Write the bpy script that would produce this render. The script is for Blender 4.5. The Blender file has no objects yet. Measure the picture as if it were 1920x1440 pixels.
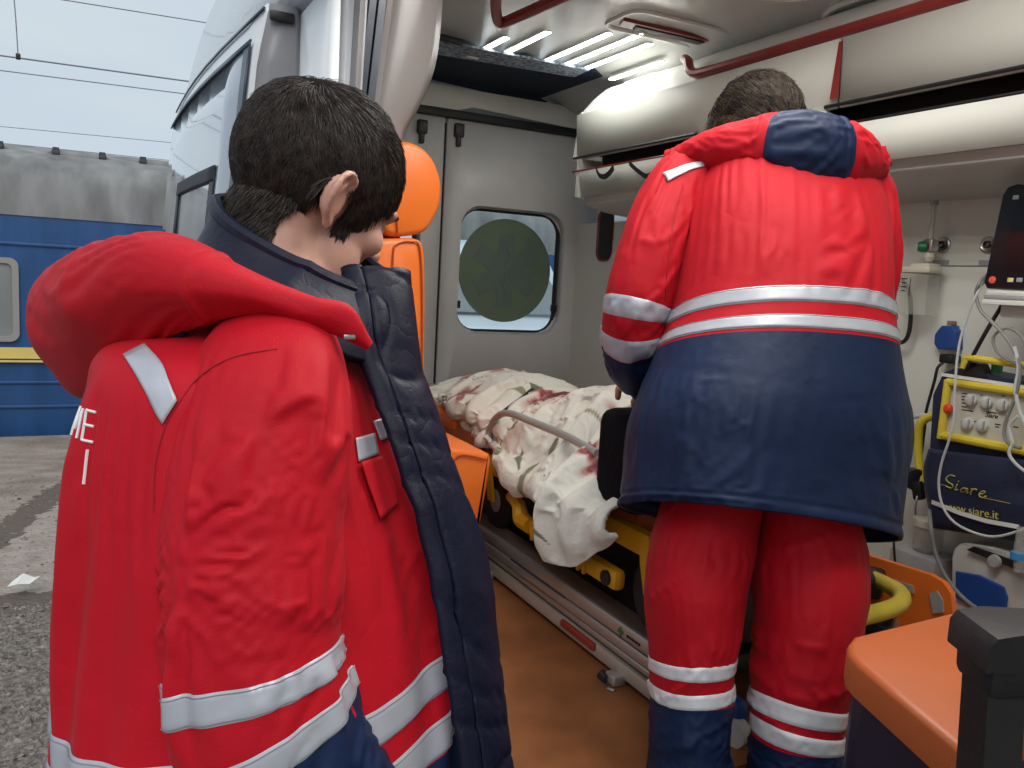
import bpy, bmesh, math, random
import numpy as np
from mathutils import Vector, Matrix

random.seed(7); np.random.seed(7)
scn = bpy.context.scene
COL = scn.collection

# ------------------------------------------------------------------ camera
FPX = 1543.0                                   # focal length in pixels of a 1920 x 1440 picture
_Y = np.array([-785., 238., -FPX]); _Y /= np.linalg.norm(_Y)
_X = np.array([3040., 20., -FPX]); _X -= _X.dot(_Y) * _Y; _X /= np.linalg.norm(_X)
_Z = np.cross(_X, _Y)
CM = np.array([_X, _Y, _Z])                    # camera axes -> world (x across the van, y to its rear, z up)
CAM = np.array([0., 0., 1.5])
cam_data = bpy.data.cameras.new('camera'); cam = bpy.data.objects.new('camera', cam_data)
COL.objects.link(cam); scn.camera = cam
cam_data.sensor_width = 36.0; cam_data.lens = FPX / 1920 * 36; cam_data.clip_start = 0.05; cam_data.clip_end = 3000
cam.matrix_world = Matrix.Translation(CAM) @ Matrix(CM.tolist()).to_4x4()

# ------------------------------------------------------------------ world, sun, exposure
SUN_EL, SUN_ROT = math.radians(48), math.radians(200)
w = bpy.data.worlds.new('World'); scn.world = w; w.use_nodes = True
nt = w.node_tree; nt.nodes.clear()
out = nt.nodes.new('ShaderNodeOutputWorld'); bg = nt.nodes.new('ShaderNodeBackground')
sky = nt.nodes.new('ShaderNodeTexSky'); sky.sky_type = 'NISHITA'; sky.sun_disc = False
sky.sun_elevation = SUN_EL; sky.sun_rotation = SUN_ROT; sky.air_density = 1.0; sky.dust_density = 3.0
tc = nt.nodes.new('ShaderNodeTexCoord'); mp = nt.nodes.new('ShaderNodeMapping'); mp.inputs['Scale'].default_value = (1, 1, 3)
nz = nt.nodes.new('ShaderNodeTexNoise'); nz.inputs['Scale'].default_value = 2.2; nz.inputs['Detail'].default_value = 5
rp = nt.nodes.new('ShaderNodeValToRGB')
rp.color_ramp.elements[0].position = .3; rp.color_ramp.elements[0].color = (.66, .80, .95, 1)
rp.color_ramp.elements[1].position = .7; rp.color_ramp.elements[1].color = (.86, .95, 1.0, 1)
sc_ = nt.nodes.new('ShaderNodeVectorMath'); sc_.operation = 'SCALE'; sc_.inputs['Scale'].default_value = 8.4
mx = nt.nodes.new('ShaderNodeMix'); mx.data_type = 'RGBA'; mx.inputs[0].default_value = .88
L = nt.links.new
L(tc.outputs['Generated'], mp.inputs['Vector']); L(mp.outputs[0], nz.inputs['Vector']); L(nz.outputs['Fac'], rp.inputs[0])
L(rp.outputs[0], sc_.inputs[0]); L(sky.outputs[0], mx.inputs[6]); L(sc_.outputs[0], mx.inputs[7])
L(mx.outputs[2], bg.inputs[0]); bg.inputs[1].default_value = .066; L(bg.outputs[0], out.inputs[0])

sd = bpy.data.lights.new('sun', 'SUN'); sd.energy = 1.1; sd.angle = math.radians(40); sd.color = (1, .97, .93)
sun = bpy.data.objects.new('sun', sd); COL.objects.link(sun)
_sv = Vector((math.sin(SUN_ROT) * math.cos(SUN_EL), math.cos(SUN_ROT) * math.cos(SUN_EL), math.sin(SUN_EL)))
sun.rotation_euler = _sv.to_track_quat('Z', 'Y').to_euler(); sun.location = (-4, -6, 9)

scn.view_settings.view_transform = 'Standard'; scn.view_settings.look = 'None'
scn.view_settings.exposure = 0.58; scn.view_settings.gamma = 1.0; scn.view_settings.use_curve_mapping = False
scn.cycles.max_bounces = 6; scn.cycles.diffuse_bounces = 3; scn.cycles.glossy_bounces = 3
scn.cycles.transmission_bounces = 6; scn.cycles.transparent_max_bounces = 8
scn.cycles.sample_clamp_indirect = 6

# ------------------------------------------------------------------ helpers
def at(px, py, X=None, Y=None, Z=None, D=None):
    """Point of the place seen at a pixel of the 1920 x 1440 photograph, on a plane or at a depth."""
    d = CM @ np.array([(px - 960) / FPX, (720 - py) / FPX, -1.0])
    if X is not None: t = (X - CAM[0]) / d[0]
    elif Y is not None: t = (Y - CAM[1]) / d[1]
    elif Z is not None: t = (Z - CAM[2]) / d[2]
    else: t = D
    return CAM + d * t

ORG = {}
def thing(name, label, cat, loc=(0, 0, 0), group=None):
    o = bpy.data.objects.new(name, None); COL.objects.link(o); o.location = loc
    o.empty_display_size = .1
    ORG[o] = np.array(loc, float); o['label'] = label; o['category'] = cat
    if group: o['group'] = group
    return o

def tag(o, label, cat=None, group=None):
    o['label'] = label
    if cat: o['category'] = cat
    if group: o['group'] = group
    return o

def obj(name, me, mat, parent=None):
    o = bpy.data.objects.new(name, me); COL.objects.link(o)
    if mat is not None:
        for m in (mat if isinstance(mat, (list, tuple)) else [mat]): me.materials.append(m)
    if parent is not None:
        o.parent = parent; ORG[o] = ORG[parent]
    else: ORG[o] = np.zeros(3)
    return o

def mesh(name, V, F, mat, parent=None, smooth=True, mi=None, angle=None):
    """World-space vertices -> one mesh object (shifted to its thing's base)."""
    V = np.asarray(V, float)
    if parent is not None: V = V - ORG[parent]
    me = bpy.data.meshes.new(name); me.from_pydata(V.tolist(), [], [list(f) for f in F]); me.update()
    if mi is not None: me.polygons.foreach_set('material_index', np.asarray(mi, 'i'))
    me.polygons.foreach_set('use_smooth', [bool(smooth)] * len(me.polygons))
    if smooth and angle: me.set_sharp_from_angle(angle=math.radians(angle))
    return obj(name, me, mat, parent)

def cr(P, n):
    """Catmull-Rom through the rows of P, n samples."""
    P = np.asarray(P, float); m = len(P)
    if m == 2: return P[0] + (P[1] - P[0]) * np.linspace(0, 1, n)[:, None]
    Q = np.vstack([2 * P[0] - P[1], P, 2 * P[-1] - P[-2]])
    t = np.linspace(0, m - 1 - 1e-9, n); i = t.astype(int); f = (t - i)[:, None]
    a, b, c, d = Q[i], Q[i + 1], Q[i + 2], Q[i + 3]
    return .5 * (2 * b + (c - a) * f + (2 * a - 5 * b + 4 * c - d) * f ** 2 + (3 * b - a - 3 * c + d) * f ** 3)

def gridfaces(nv, nu, closed=False, base=0):
    F = []
    for j in range(nv - 1):
        for i in range(nu if closed else nu - 1):
            k = (i + 1) % nu
            F.append((base + j * nu + i, base + j * nu + k, base + (j + 1) * nu + k, base + (j + 1) * nu + i))
    return F

class MB:
    """Collects shapes into one mesh."""
    def __init__(s): s.V = []; s.F = []; s.M = []; s.mi = 0
    def add(s, V, F):
        b = len(s.V); s.V += [tuple(v) for v in np.asarray(V, float)]
        s.F += [tuple(i + b for i in f) for f in F]; s.M += [s.mi] * len(F); return s
    def box(s, c, size, R=None, bev=0.0, seg=2):
        bm = bmesh.new(); bmesh.ops.create_cube(bm, size=1)
        for v in bm.verts: v.co = Vector((v.co.x * size[0], v.co.y * size[1], v.co.z * size[2]))
        if bev: bmesh.ops.bevel(bm, geom=list(bm.edges), offset=bev, segments=seg, profile=.5, affect='EDGES')
        return s._bm(bm, c, R)
    def _bm(s, bm, c, R=None):
        bm.verts.index_update()
        V = np.array([v.co[:] for v in bm.verts]); F = [[v.index for v in f.verts] for f in bm.faces]
        if R is not None: V = V @ np.asarray(R).T
        s.add(V + np.asarray(c, float), F); bm.free(); return s
    def tube(s, P, r, n=10, sm=0, caps=True, closed=False):
        P = np.asarray(P, float)
        if sm: P = cr(P, sm)
        m = len(P); r = np.broadcast_to(np.asarray(r, float), (m,)) if np.ndim(r) == 0 or len(r) == m else np.interp(np.linspace(0, 1, m), np.linspace(0, 1, len(r)), r)
        T = np.gradient(P, axis=0); T /= np.linalg.norm(T, axis=1)[:, None] + 1e-12
        nrm = np.cross(T[0], [0, 0, 1.]);
        if np.linalg.norm(nrm) < 1e-3: nrm = np.cross(T[0], [0, 1., 0])
        nrm /= np.linalg.norm(nrm); V = []
        for j in range(m):
            nrm = nrm - T[j] * nrm.dot(T[j]); nrm /= np.linalg.norm(nrm); b = np.cross(T[j], nrm)
            for i in range(n):
                a = 2 * math.pi * i / n; V.append(P[j] + r[j] * (math.cos(a) * nrm + math.sin(a) * b))
        F = [f[::-1] for f in gridfaces(m, n, True)]
        if caps: F += [tuple(range(n)), tuple(range((m - 1) * n, m * n))[::-1]]
        return s.add(V, F)
    def strip(s, P, wv, tv):
        """rectangular bar along P; wv, tv: half-width and half-thickness vectors (one or per point)."""
        P = np.asarray(P, float); m = len(P); wv = np.broadcast_to(wv, (m, 3)); tv = np.broadcast_to(tv, (m, 3)); V = []
        for j in range(m):
            V += [P[j] - wv[j] - tv[j], P[j] + wv[j] - tv[j], P[j] + wv[j] + tv[j], P[j] - wv[j] + tv[j]]
        F = gridfaces(m, 4, True) + [(3, 2, 1, 0), tuple((m - 1) * 4 + i for i in range(4))]
        return s.add(V, F)
    def prism(s, O, o, u, v, d, bev=0.0):
        """outline O (list of 2-d points) in plane o + a u + b v, extruded by vector d."""
        o, u, v, d = (np.asarray(q, float) for q in (o, u, v, d)); n = len(O)
        B = [o + a * u + b * v for a, b in O]
        bm = bmesh.new(); vs = [bm.verts.new(p) for p in B]; f = bm.faces.new(vs)
        r = bmesh.ops.extrude_face_region(bm, geom=[f]); nvs = [g for g in r['geom'] if isinstance(g, bmesh.types.BMVert)]
        bmesh.ops.translate(bm, verts=nvs, vec=Vector(d)); bmesh.ops.recalc_face_normals(bm, faces=list(bm.faces))
        if bev:
            cap = [e for e in bm.edges if all(x in nvs for x in e.verts)]
            bmesh.ops.bevel(bm, geom=cap, offset=bev, segments=2, profile=.5, affect='EDGES')
        return s._bm(bm, (0, 0, 0))
    def lathe(s, prof, o, ax, n=20):
        o = np.asarray(o, float); ax = np.asarray(ax, float); ax = ax / np.linalg.norm(ax)
        e = np.cross(ax, [0, 0, 1.]);
        if np.linalg.norm(e) < 1e-3: e = np.cross(ax, [1., 0, 0])
        e /= np.linalg.norm(e); g = np.cross(ax, e); V = []
        for r, h in prof:
            for i in range(n):
                a = 2 * math.pi * i / n; V.append(o + ax * h + r * (math.cos(a) * e + math.sin(a) * g))
        F = gridfaces(len(prof), n, True) + [tuple(range(n))[::-1], tuple(range((len(prof) - 1) * n, len(prof) * n))]
        return s.add(V, F)
    def build(s, name, mat, parent=None, smooth=True, angle=35):
        return mesh(name, s.V, s.F, mat, parent, smooth, s.M if s.mi else None, angle)

def rrect(w_, h_, r, n=6):
    O = []
    for cx, cy, a0 in ((w_ / 2 - r, h_ / 2 - r, 0), (-w_ / 2 + r, h_ / 2 - r, 90), (-w_ / 2 + r, -h_ / 2 + r, 180), (w_ / 2 - r, -h_ / 2 + r, 270)):
        for k in range(n + 1):
            a = math.radians(a0 + 90 * k / n); O.append((cx + r * math.cos(a), cy + r * math.sin(a)))
    return O

def rotz(a): c, s_ = math.cos(a), math.sin(a); return np.array([[c, -s_, 0], [s_, c, 0], [0, 0, 1]])
def rotx(a): c, s_ = math.cos(a), math.sin(a); return np.array([[1, 0, 0], [0, c, -s_], [0, s_, c]])
def roty(a): c, s_ = math.cos(a), math.sin(a); return np.array([[c, 0, s_], [0, 1, 0], [-s_, 0, c]])
def nrmz(v): v = np.asarray(v, float); return v / np.linalg.norm(v)

# ------------------------------------------------------------------ materials
def mat(name, col, rough=.5, metal=0., noise=0., nscale=8., bump=0., bscale=60., coat=0., sheen=0., spec=.5, emit=None, es=0., alpha=1., trans=0., detail=6, rvar=0., col2=None, bdist=.01, stretch=None):
    """Principled surface with procedural colour variation, roughness variation and fine relief."""
    m = bpy.data.materials.new(name); m.use_nodes = True; n = m.node_tree; b = n.nodes['Principled BSDF']; lk = n.links.new
    I = b.inputs; c = (*col, 1)
    I['Base Color'].default_value = c; I['Roughness'].default_value = rough; I['Metallic'].default_value = metal
    I['Coat Weight'].default_value = coat; I['Coat Roughness'].default_value = .06; I['Sheen Weight'].default_value = sheen
    I['Sheen Roughness'].default_value = .4
    I['Specular IOR Level'].default_value = spec; I['Alpha'].default_value = alpha; I['Transmission Weight'].default_value = trans
    if emit is not None: I['Emission Color'].default_value = (*emit, 1); I['Emission Strength'].default_value = es
    t = n.nodes.new('ShaderNodeTexCoord'); vec = t.outputs['Object']
    if stretch:
        q = n.nodes.new('ShaderNodeMapping'); q.inputs['Scale'].default_value = stretch; lk(vec, q.inputs[0]); vec = q.outputs[0]
    if noise or rvar or col2 is not None:
        z = n.nodes.new('ShaderNodeTexNoise'); z.inputs['Scale'].default_value = nscale; z.inputs['Detail'].default_value = detail
        lk(vec, z.inputs['Vector'])
        if noise or col2 is not None:
            r = n.nodes.new('ShaderNodeValToRGB'); r.color_ramp.elements[0].position = .3; r.color_ramp.elements[1].position = .7
            k = col2 if col2 is not None else tuple(min(1, x * (1 + noise)) for x in col)
            r.color_ramp.elements[0].color = (*(tuple(x * (1 - noise) for x in col)), 1); r.color_ramp.elements[1].color = (*k, 1)
            lk(z.outputs['Fac'], r.inputs[0]); lk(r.outputs[0], I['Base Color'])
        if rvar:
            r2 = n.nodes.new('ShaderNodeMapRange'); r2.inputs[3].default_value = max(0, rough - rvar); r2.inputs[4].default_value = min(1, rough + rvar)
            lk(z.outputs['Fac'], r2.inputs[0]); lk(r2.outputs[0], I['Roughness'])
    if bump:
        z2 = n.nodes.new('ShaderNodeTexNoise'); z2.inputs['Scale'].default_value = bscale; z2.inputs['Detail'].default_value = 4; lk(vec, z2.inputs['Vector'])
        bp = n.nodes.new('ShaderNodeBump'); bp.inputs['Strength'].default_value = bump; bp.inputs['Distance'].default_value = bdist
        lk(z2.outputs['Fac'], bp.inputs['Height']); lk(bp.outputs[0], I['Normal'])
    return m

M = {}
M['paint'] = mat('white_paint', (.72, .75, .78), .22, coat=.6, noise=.03, nscale=3, rvar=.05)
M['paint_grey'] = mat('grey_door_edge', (.24, .24, .25), .4, noise=.08, nscale=9)
M['rubber'] = mat('black_rubber', (.012, .013, .016), .55, noise=.2, bump=.1)
M['seal'] = mat('dark_blue_seal', (.03, .045, .075), .35, noise=.2)
M['plastic'] = mat('pale_plastic', (.70, .71, .65), .55, noise=.025, nscale=1.5, rvar=.05, bump=.03, bscale=300, bdist=.001)
M['plastic2'] = mat('ceiling_plastic', (.82, .83, .80), .22, noise=.04, nscale=3, rvar=.06, bump=.05, bscale=7, bdist=.03)
M['trim'] = mat('trim_plastic', (.29, .27, .265), .25, noise=.05, nscale=3, bump=.03, bscale=30)
M['greydoor'] = mat('grey_enamel', (.62, .62, .615), .38, noise=.06, nscale=4, rvar=.08, bump=.05, bscale=120, bdist=.002)
M['dark'] = mat('black_plastic', (.012, .012, .014), .45, noise=.3, nscale=30, bump=.05, bscale=200)
M['darkslot'] = mat('slot_lining', (.02, .013, .013), .6, noise=.3)
M['redstripe'] = mat('red_rail', (.27, .03, .024), .35, noise=.12, nscale=10)
M['lino'] = mat('brown_lino', (.24, .088, .032), .5, noise=.2, nscale=8, rvar=.12, bump=.08, bscale=300, bdist=.001, col2=(.32, .12, .042), spec=.3)
M['alu'] = mat('aluminium', (.55, .54, .52), .35, metal=.75, noise=.12, nscale=20, rvar=.1, stretch=(1, .1, 1))
M['alubrown'] = mat('worn_anodised', (.16, .12, .09), .45, metal=.3, noise=.25, nscale=25, stretch=(1, .1, 1))
M['steel'] = mat('steel', (.5, .5, .5), .3, metal=1., noise=.1)
M['skylight'] = mat('tinted_hatch', (.010, .018, .036), .55, noise=.2, spec=.12)
M['speckle'] = mat('speckled_blind', (.06, .09, .13), .7, nscale=70, detail=2, noise=.5, col2=(.42, .5, .6))
M['led'] = mat('led', (1, 1, 1), .4, emit=(1, .99, .94), es=11)
M['led_fill'] = mat('fill_led', (1, 1, 1), .4, emit=(1, .985, .93), es=23)  # glow of the added ceiling strips that are out of view
# ================================================================== ground, sky wires, train
def ground_z(y): return float(np.interp(y, [-400, 3.3, 9.0, 10.1], [0, 0, -.40, -.455]))
def make_ground():
    ys = [-400, -60, -12, -4, -1] + list(np.linspace(0, 10.1, 60)) + [10.12, 10.16, 10.6, 13, 30, 120, 700]
    xs = [-500, -120, -40, -12, -5] + list(np.linspace(-3, 4, 40)) + [8, 20, 60, 150, 500]
    V = []
    for y in ys:
        for x in xs:
            z = ground_z(y) if y < 10.13 else -1.62
            if -3 <= x <= 4 and 1 < y < 10: z += .012 * math.sin(3.1 * x + 1.3 * y) + .01 * math.sin(5.3 * x - 2.2 * y + 1)
            V.append((x, y, z))
    o = mesh('ground', V, gridfaces(len(ys), len(xs)), None); o['kind'] = 'structure'
    m = bpy.data.materials.new('worn_ground'); m.use_nodes = True; n = m.node_tree; lk = n.links.new; b = n.nodes['Principled BSDF']
    b.inputs['Roughness'].default_value = .9; b.inputs['Specular IOR Level'].default_value = .2
    t = n.nodes.new('ShaderNodeTexCoord')
    def noise(s, d=8, dis=0.):
        z = n.nodes.new('ShaderNodeTexNoise'); z.inputs['Scale'].default_value = s; z.inputs['Detail'].default_value = d; z.inputs['Distortion'].default_value = dis
        lk(t.outputs['Object'], z.inputs['Vector']); return z
    def ramp(src, p0, c0, p1, c1):
        r = n.nodes.new('ShaderNodeValToRGB'); e = r.color_ramp.elements; e[0].position, e[1].position = p0, p1
        e[0].color, e[1].color = (*c0, 1), (*c1, 1); lk(src, r.inputs[0]); return r.outputs[0]
    def mixc(f, a, c):
        x = n.nodes.new('ShaderNodeMix'); x.data_type = 'RGBA'
        lk(f, x.inputs[0]) if not isinstance(f, float) else None
        lk(a, x.inputs[6]); lk(c, x.inputs[7]); return x.outputs[2]
    def math_(op, a, c):
        x = n.nodes.new('ShaderNodeMath'); x.operation = op
        for k, q in enumerate((a, c)):
            if isinstance(q, (int, float)): x.inputs[k].default_value = q
            else: lk(q, x.inputs[k])
        return x.outputs[0]
    sep = n.nodes.new('ShaderNodeSeparateXYZ'); lk(t.outputs['Object'], sep.inputs[0])
    asphalt = ramp(noise(3.0, 12).outputs['Fac'], .32, (.23, .185, .15), .68, (.40, .34, .29))
    slab = ramp(noise(9, 12).outputs['Fac'], .3, (.31, .255, .215), .7, (.42, .355, .31))
    gravel = ramp(noise(45, 12).outputs['Fac'], .32, (.10, .085, .072), .68, (.29, .25, .22))
    # an old slab patch beyond the gravel, its seam running away at an angle
    seam = math_('ADD', math_('MULTIPLY', sep.outputs['X'], -4.3), math_('ADD', sep.outputs['Y'], math_('MULTIPLY', noise(1.7).outputs['Fac'], .5)))
    patch = math_('LESS_THAN', seam, 8.0)
    col = mixc(patch, asphalt, slab)
    ds = math_('ABSOLUTE', math_('SUBTRACT', seam, 8.0), 0)
    crack = math_('LESS_THAN', ds, math_('MULTIPLY', noise(14).outputs['Fac'], .9))
    dark = n.nodes.new('ShaderNodeRGB'); dark.outputs[0].default_value = (.15, .12, .098, 1)
    col = mixc(crack, col, dark.outputs[0])
    edge = math_('ADD', sep.outputs['Y'], math_('MULTIPLY', noise(6).outputs['Fac'], .35))
    gm = math_('LESS_THAN', edge, 4.36); col = mixc(gm, col, gravel)
    de = math_('LESS_THAN', math_('ABSOLUTE', math_('SUBTRACT', edge, 4.32), 0), math_('MULTIPLY', noise(11).outputs['Fac'], .34))
    col = mixc(de, col, dark.outputs[0])
    lk(col, b.inputs['Base Color'])
    bp = n.nodes.new('ShaderNodeBump'); bp.inputs['Strength'].default_value = .9; bp.inputs['Distance'].default_value = .03
    lk(noise(30, 10).outputs['Fac'], bp.inputs['Height']); lk(bp.outputs[0], b.inputs['Normal'])
    o.data.materials.append(m)
make_ground()

def make_gravel():
    rng = np.random.RandomState(3); mb_V = []; mb_F = []
    base = np.array([[0, 0, 1], [1, 0, 0], [0, 1, 0], [-1, 0, 0], [0, -1, 0], [0, 0, -1.]])
    fc = [(0, 1, 2), (0, 2, 3), (0, 3, 4), (0, 4, 1), (5, 2, 1), (5, 3, 2), (5, 4, 3), (5, 1, 4)]
    n = 12000
    for i in range(n):
        x = rng.uniform(-1.1, .25); y = rng.uniform(1.9, 4.15) if i < n * .93 else rng.uniform(4.1, 7.5)
        s = rng.gamma(1.8, .0030) + .0025
        V = base * np.array([s, s, s * .7]) * rng.uniform(.6, 1.3, (6, 1)) + rng.normal(0, s * .18, (6, 3))
        V = V @ rotz(rng.uniform(0, 6.3)).T + [x, y, ground_z(y) + .012 * math.sin(3.1 * x + 1.3 * y) + .01 * math.sin(5.3 * x - 2.2 * y + 1) + s * .05]
        b = len(mb_V); mb_V += V.tolist(); mb_F += [tuple(k + b for k in f) for f in fc]
    o = mesh('gravel', mb_V, mb_F, mat('gravel_stone', (.14, .12, .105), .9, noise=.5, nscale=35, col2=(.33, .29, .26)), smooth=False)
    o['kind'] = 'stuff'; tag(o, 'loose grey gravel and grit on the worn ground')
make_gravel()
_p = at(42, 1102, Z=-.03)
mb = MB(); mb.add([_p + q for q in np.array([[-.06, .0, .012], [-.02, -.03, .03], [.03, -.012, .02], [.07, .01, .045], [.045, .05, .028], [0, .055, .05], [-.045, .04, .02]])], [(0, 1, 5, 6), (1, 2, 4, 5), (2, 3, 4)])
o = mb.build('paper_scrap', mat('scrap', (.75, .74, .68), .8, noise=.1), smooth=False)
o.modifiers.new('thickness', 'SOLIDIFY').thickness = .002
tag(o, 'crumpled white scrap of litter lying on the gravel edge', 'litter')

# ---- passenger coach standing across the back
TY = 10.3
M['blue'] = mat('coach_blue', (.019, .074, .205), .42, noise=.26, nscale=5, stretch=(1, 1, .16), rvar=.1, bump=.05, bscale=2.0, bdist=.02, col2=(.022, .092, .26))
M['coachgrey'] = mat('coach_roof_grey', (.19, .19, .185), .75, noise=.3, nscale=4, stretch=(1, 1, .3), rvar=.1, bump=.1, bscale=10, col2=(.28, .28, .275))
M['yellow_band'] = mat('yellow_band', (.68, .52, .14), .5, noise=.1, nscale=3)
M['coachglass'] = mat('coach_glass', (.22, .235, .23), .06, noise=.15, nscale=2)
coach = thing('passenger_coach', 'blue railway passenger coach with grey roof and yellow band', 'railway coach', (-3, TY + 1.4, -1.4))
def zt(y): return at(0, y, Y=TY)[2]
def extr(name, prof, x0, x1, m, parent, smooth=True, angle=40):
    V = [(x, p[0], p[1]) for x in (x0, x1) for p in prof]; n = len(prof)
    return mesh(name, V, [f[::-1] for f in gridfaces(2, n)], m, parent, smooth, None, angle)
CX0, CX1 = -18.0, 7.5
extr('side_wall', [(TY + .05, -1.3), (TY, -1.15), (TY, zt(400))], CX0, CX1, M['blue'], coach)
extr('roof', [(TY - .012, zt(401)), (TY - .012, zt(399)), (TY + .0, zt(330)), (TY + .05, zt(312)), (TY + .16, 2.505), (TY + .4, 2.60), (TY + .9, 2.72), (TY + 1.4, 2.76), (TY + 2.8, 2.5), (TY + 2.85, 1.8)], CX0, CX1, M['coachgrey'], coach)
for x in (CX0, CX1): MB().prism([(0, -1.3), (2.85, -1.3), (2.85, 1.9), (2.8, 2.5), (1.4, 2.75), (.4, 2.59), (.05, 2.4), (0, 1.9)], (x, TY, 0), (0, 1, 0), (0, 0, 1), (.02, 0, 0)).build('end_wall', M['blue'], coach, False)
for yy in (717, 763):
    mb = MB(); mb.box(((CX0 + CX1) / 2, TY - .004, zt(yy)), (CX1 - CX0, .03, .035), bev=.01); mb.build('rib', M['blue'], coach)
mb = MB(); mb.box(((CX0 + CX1) / 2, TY - .006, zt(455)), (CX1 - CX0, .03, .035), bev=.01); mb.build('rib', M['blue'], coach)
mb = MB(); mb.box(((CX0 + CX1) / 2, TY - .002, (zt(651) + zt(672)) / 2), (CX1 - CX0, .014, zt(651) - zt(672))); mb.build('yellow_stripe', M['yellow_band'], coach)
mb = MB(); mb.box(((CX0 + CX1) / 2, TY - .02, zt(677)), (CX1 - CX0, .05, .02), bev=.006); mb.build('trim_strip', M['yellow_band'], coach)
xr = at(36, 560, Y=TY)[0]
zc, hh = (zt(482) + zt(640)) / 2, zt(482) - zt(640)
for k in range(6):
    cx = xr - .6 - 2.35 * k
    if k == 5: cx = xr + 5.0
    mb = MB(); O = rrect(1.2, hh, .09); Q = rrect(1.08, hh - .12, .06); n = len(O)
    V = [(cx + a, TY - .03, zc + b_) for a, b_ in O] + [(cx + a, TY - .03, zc + b_) for a, b_ in Q] + [(cx + a, TY + .004, zc + b_) for a, b_ in O] + [(cx + a, TY + .004, zc + b_) for a, b_ in Q]
    F = []
    for i in range(n):
        j = (i + 1) % n; F += [(i, j, n + j, n + i), (2 * n + i, 2 * n + j, j, i), (n + i, n + j, 3 * n + j, 3 * n + i)]
    mb.add(V, F); fr = mb.build('window', mat('window_frame_grey', (.28, .27, .25), .5), coach)
    MB().prism(rrect(1.1, hh - .1, .06), (cx, TY - .006, zc), (1, 0, 0), (0, 0, 1), (0, .004, 0)).build('pane', M['coachglass'], fr)
    for yy in (530, 592):
        MB().box((cx + 1.17, TY - .006, zt(yy)), (.72, .03, .03), bev=.012).build('short_rib', M['blue'], coach)
for px0, px1 in ((105, 192), (268, 360), (-120, 0)):
    a, b_ = at(px0, 298 + (px0 - 105) * .105, Y=TY + .5) + [0, 0, .045], at(px1, 298 + (px1 - 105) * .105, Y=TY + .5) + [0, 0, .045]
    mb = MB(); mb.tube([a, b_], .055, 12); p = mb.build('roof_pipe', M['coachgrey'], coach)
    for q in (a, b_):
        mb = MB(); mb.lathe([(.05, -.04), (.085, -.03), (.085, .03), (.05, .04)], q, (1, 0, 0), 14); mb.build('clamp', M['rubber'], p)
        mb = MB(); s_ = -1 if q is a else 1
        mb.prism([(0, -.1), (0, .06), (.28 * s_, -.1)], q + [0, -.03, 0], (1, 0, 0), (0, 0, 1), (0, .06, 0)); mb.build('bracket', M['coachgrey'], p)

# ---- overhead line above the track
M['wire'] = mat('wire', (.2, .21, .23), .6, noise=.2)
WY = 11.7
def wire(px0, py0, px1, py1, r, label):
    a, b_ = at(px0, py0, Y=WY), at(px1, py1, Y=WY); d = (b_ - a) / (b_[0] - a[0])
    t = np.linspace(-45, 45, 31); P = [a + d * x + [0, 0, .0006 * x * x] for x in t]
    mb = MB(); mb.tube(P, r, 6); o = mb.build('overhead_wire', M['wire']); tag(o, label, 'wire', 'overhead railway wires')
wire(0, 104, 345, 152, .010, 'thick overhead contact wire carrying the thin vertical dropper')
wire(0, 132, 335, 175, .0065, 'thin overhead wire just below the one with the dropper')
wire(120, 0, 380, 42, .0065, 'topmost thin overhead wire crossing the sky beside the van roof')
wire(0, 237, 312, 267, .0042, 'faint overhead wire low in the sky above the coach')
wire(0, 268, 306, 300, .0042, 'lowest faint overhead wire just over the coach roof')
a, b_ = at(18, -80, Y=WY), at(34, 106, Y=WY)
mb = MB(); mb.tube([a, (a + b_) / 2 + [.01, 0, 0], b_], .007, 6, sm=6); o = mb.build('wire_dropper', M['wire']); tag(o, 'thin vertical dropper hanging down to the thick overhead wire', 'dropper')
MB().box(b_, (.05, .04, .07), bev=.01).build('clamp', M['rubber'], o)

# ---- white van parked behind, seen through the rear window
pv = thing('parked_van', 'white van parked beyond the rear door window', 'van', (2.9, 7.4, -.28))
prof = [(5.4, .05), (5.35, .75), (5.5, 1.0), (6.2, 1.12), (6.9, 1.75), (7.3, 1.86), (9.4, 1.86), (9.55, 1.7), (9.6, .05)]
mb = MB(); mb.prism(prof, (1.95, 0, 0), (0, 1, 0), (0, 0, 1), (1.9, 0, 0), bev=.06); mb.build('body', M['paint'], pv)
mb = MB(); mb.add([(2.05, 6.27, 1.215), (3.75, 6.27, 1.215), (3.68, 6.83, 1.70), (2.12, 6.83, 1.70)], [(0, 1, 2, 3)]); mb.V = [(x, y - .012, z + .012) for x, y, z in mb.V]; o = mb.build('windscreen', M['coachglass'], pv, False); o.modifiers.new('t', 'SOLIDIFY').thickness = .008
for y in (6.1, 8.8):
    for x in (2.05, 3.75):
        t_ = MB().lathe([(.2, -.1), (.31, -.1), (.33, -.06), (.33, .06), (.31, .1), (.2, .1)], (x, y, .05 + ground_z(y) + .28), (1, 0, 0), 24).build('wheel', M['rubber'], pv)
        MB().lathe([(.02, -.11), (.19, -.1), (.19, .1), (.02, .11)], (x, y, .05 + ground_z(y) + .28), (1, 0, 0), 16).build('rim', M['alu'], t_)
for x in (2.2, 3.6): MB().box((x, 5.36, .72), (.3, .05, .16), bev=.02).build('headlight', M['coachglass'], pv)
# ================================================================== the ambulance
amb = thing('ambulance', 'white ambulance van with its sliding side door open on a lit interior', 'ambulance', (1.4, 1.4, 0))
FZ, CZ, RY, WX = .70, 2.36, 3.5, 2.09           # floor, ceiling, rear doors, far wall

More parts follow.
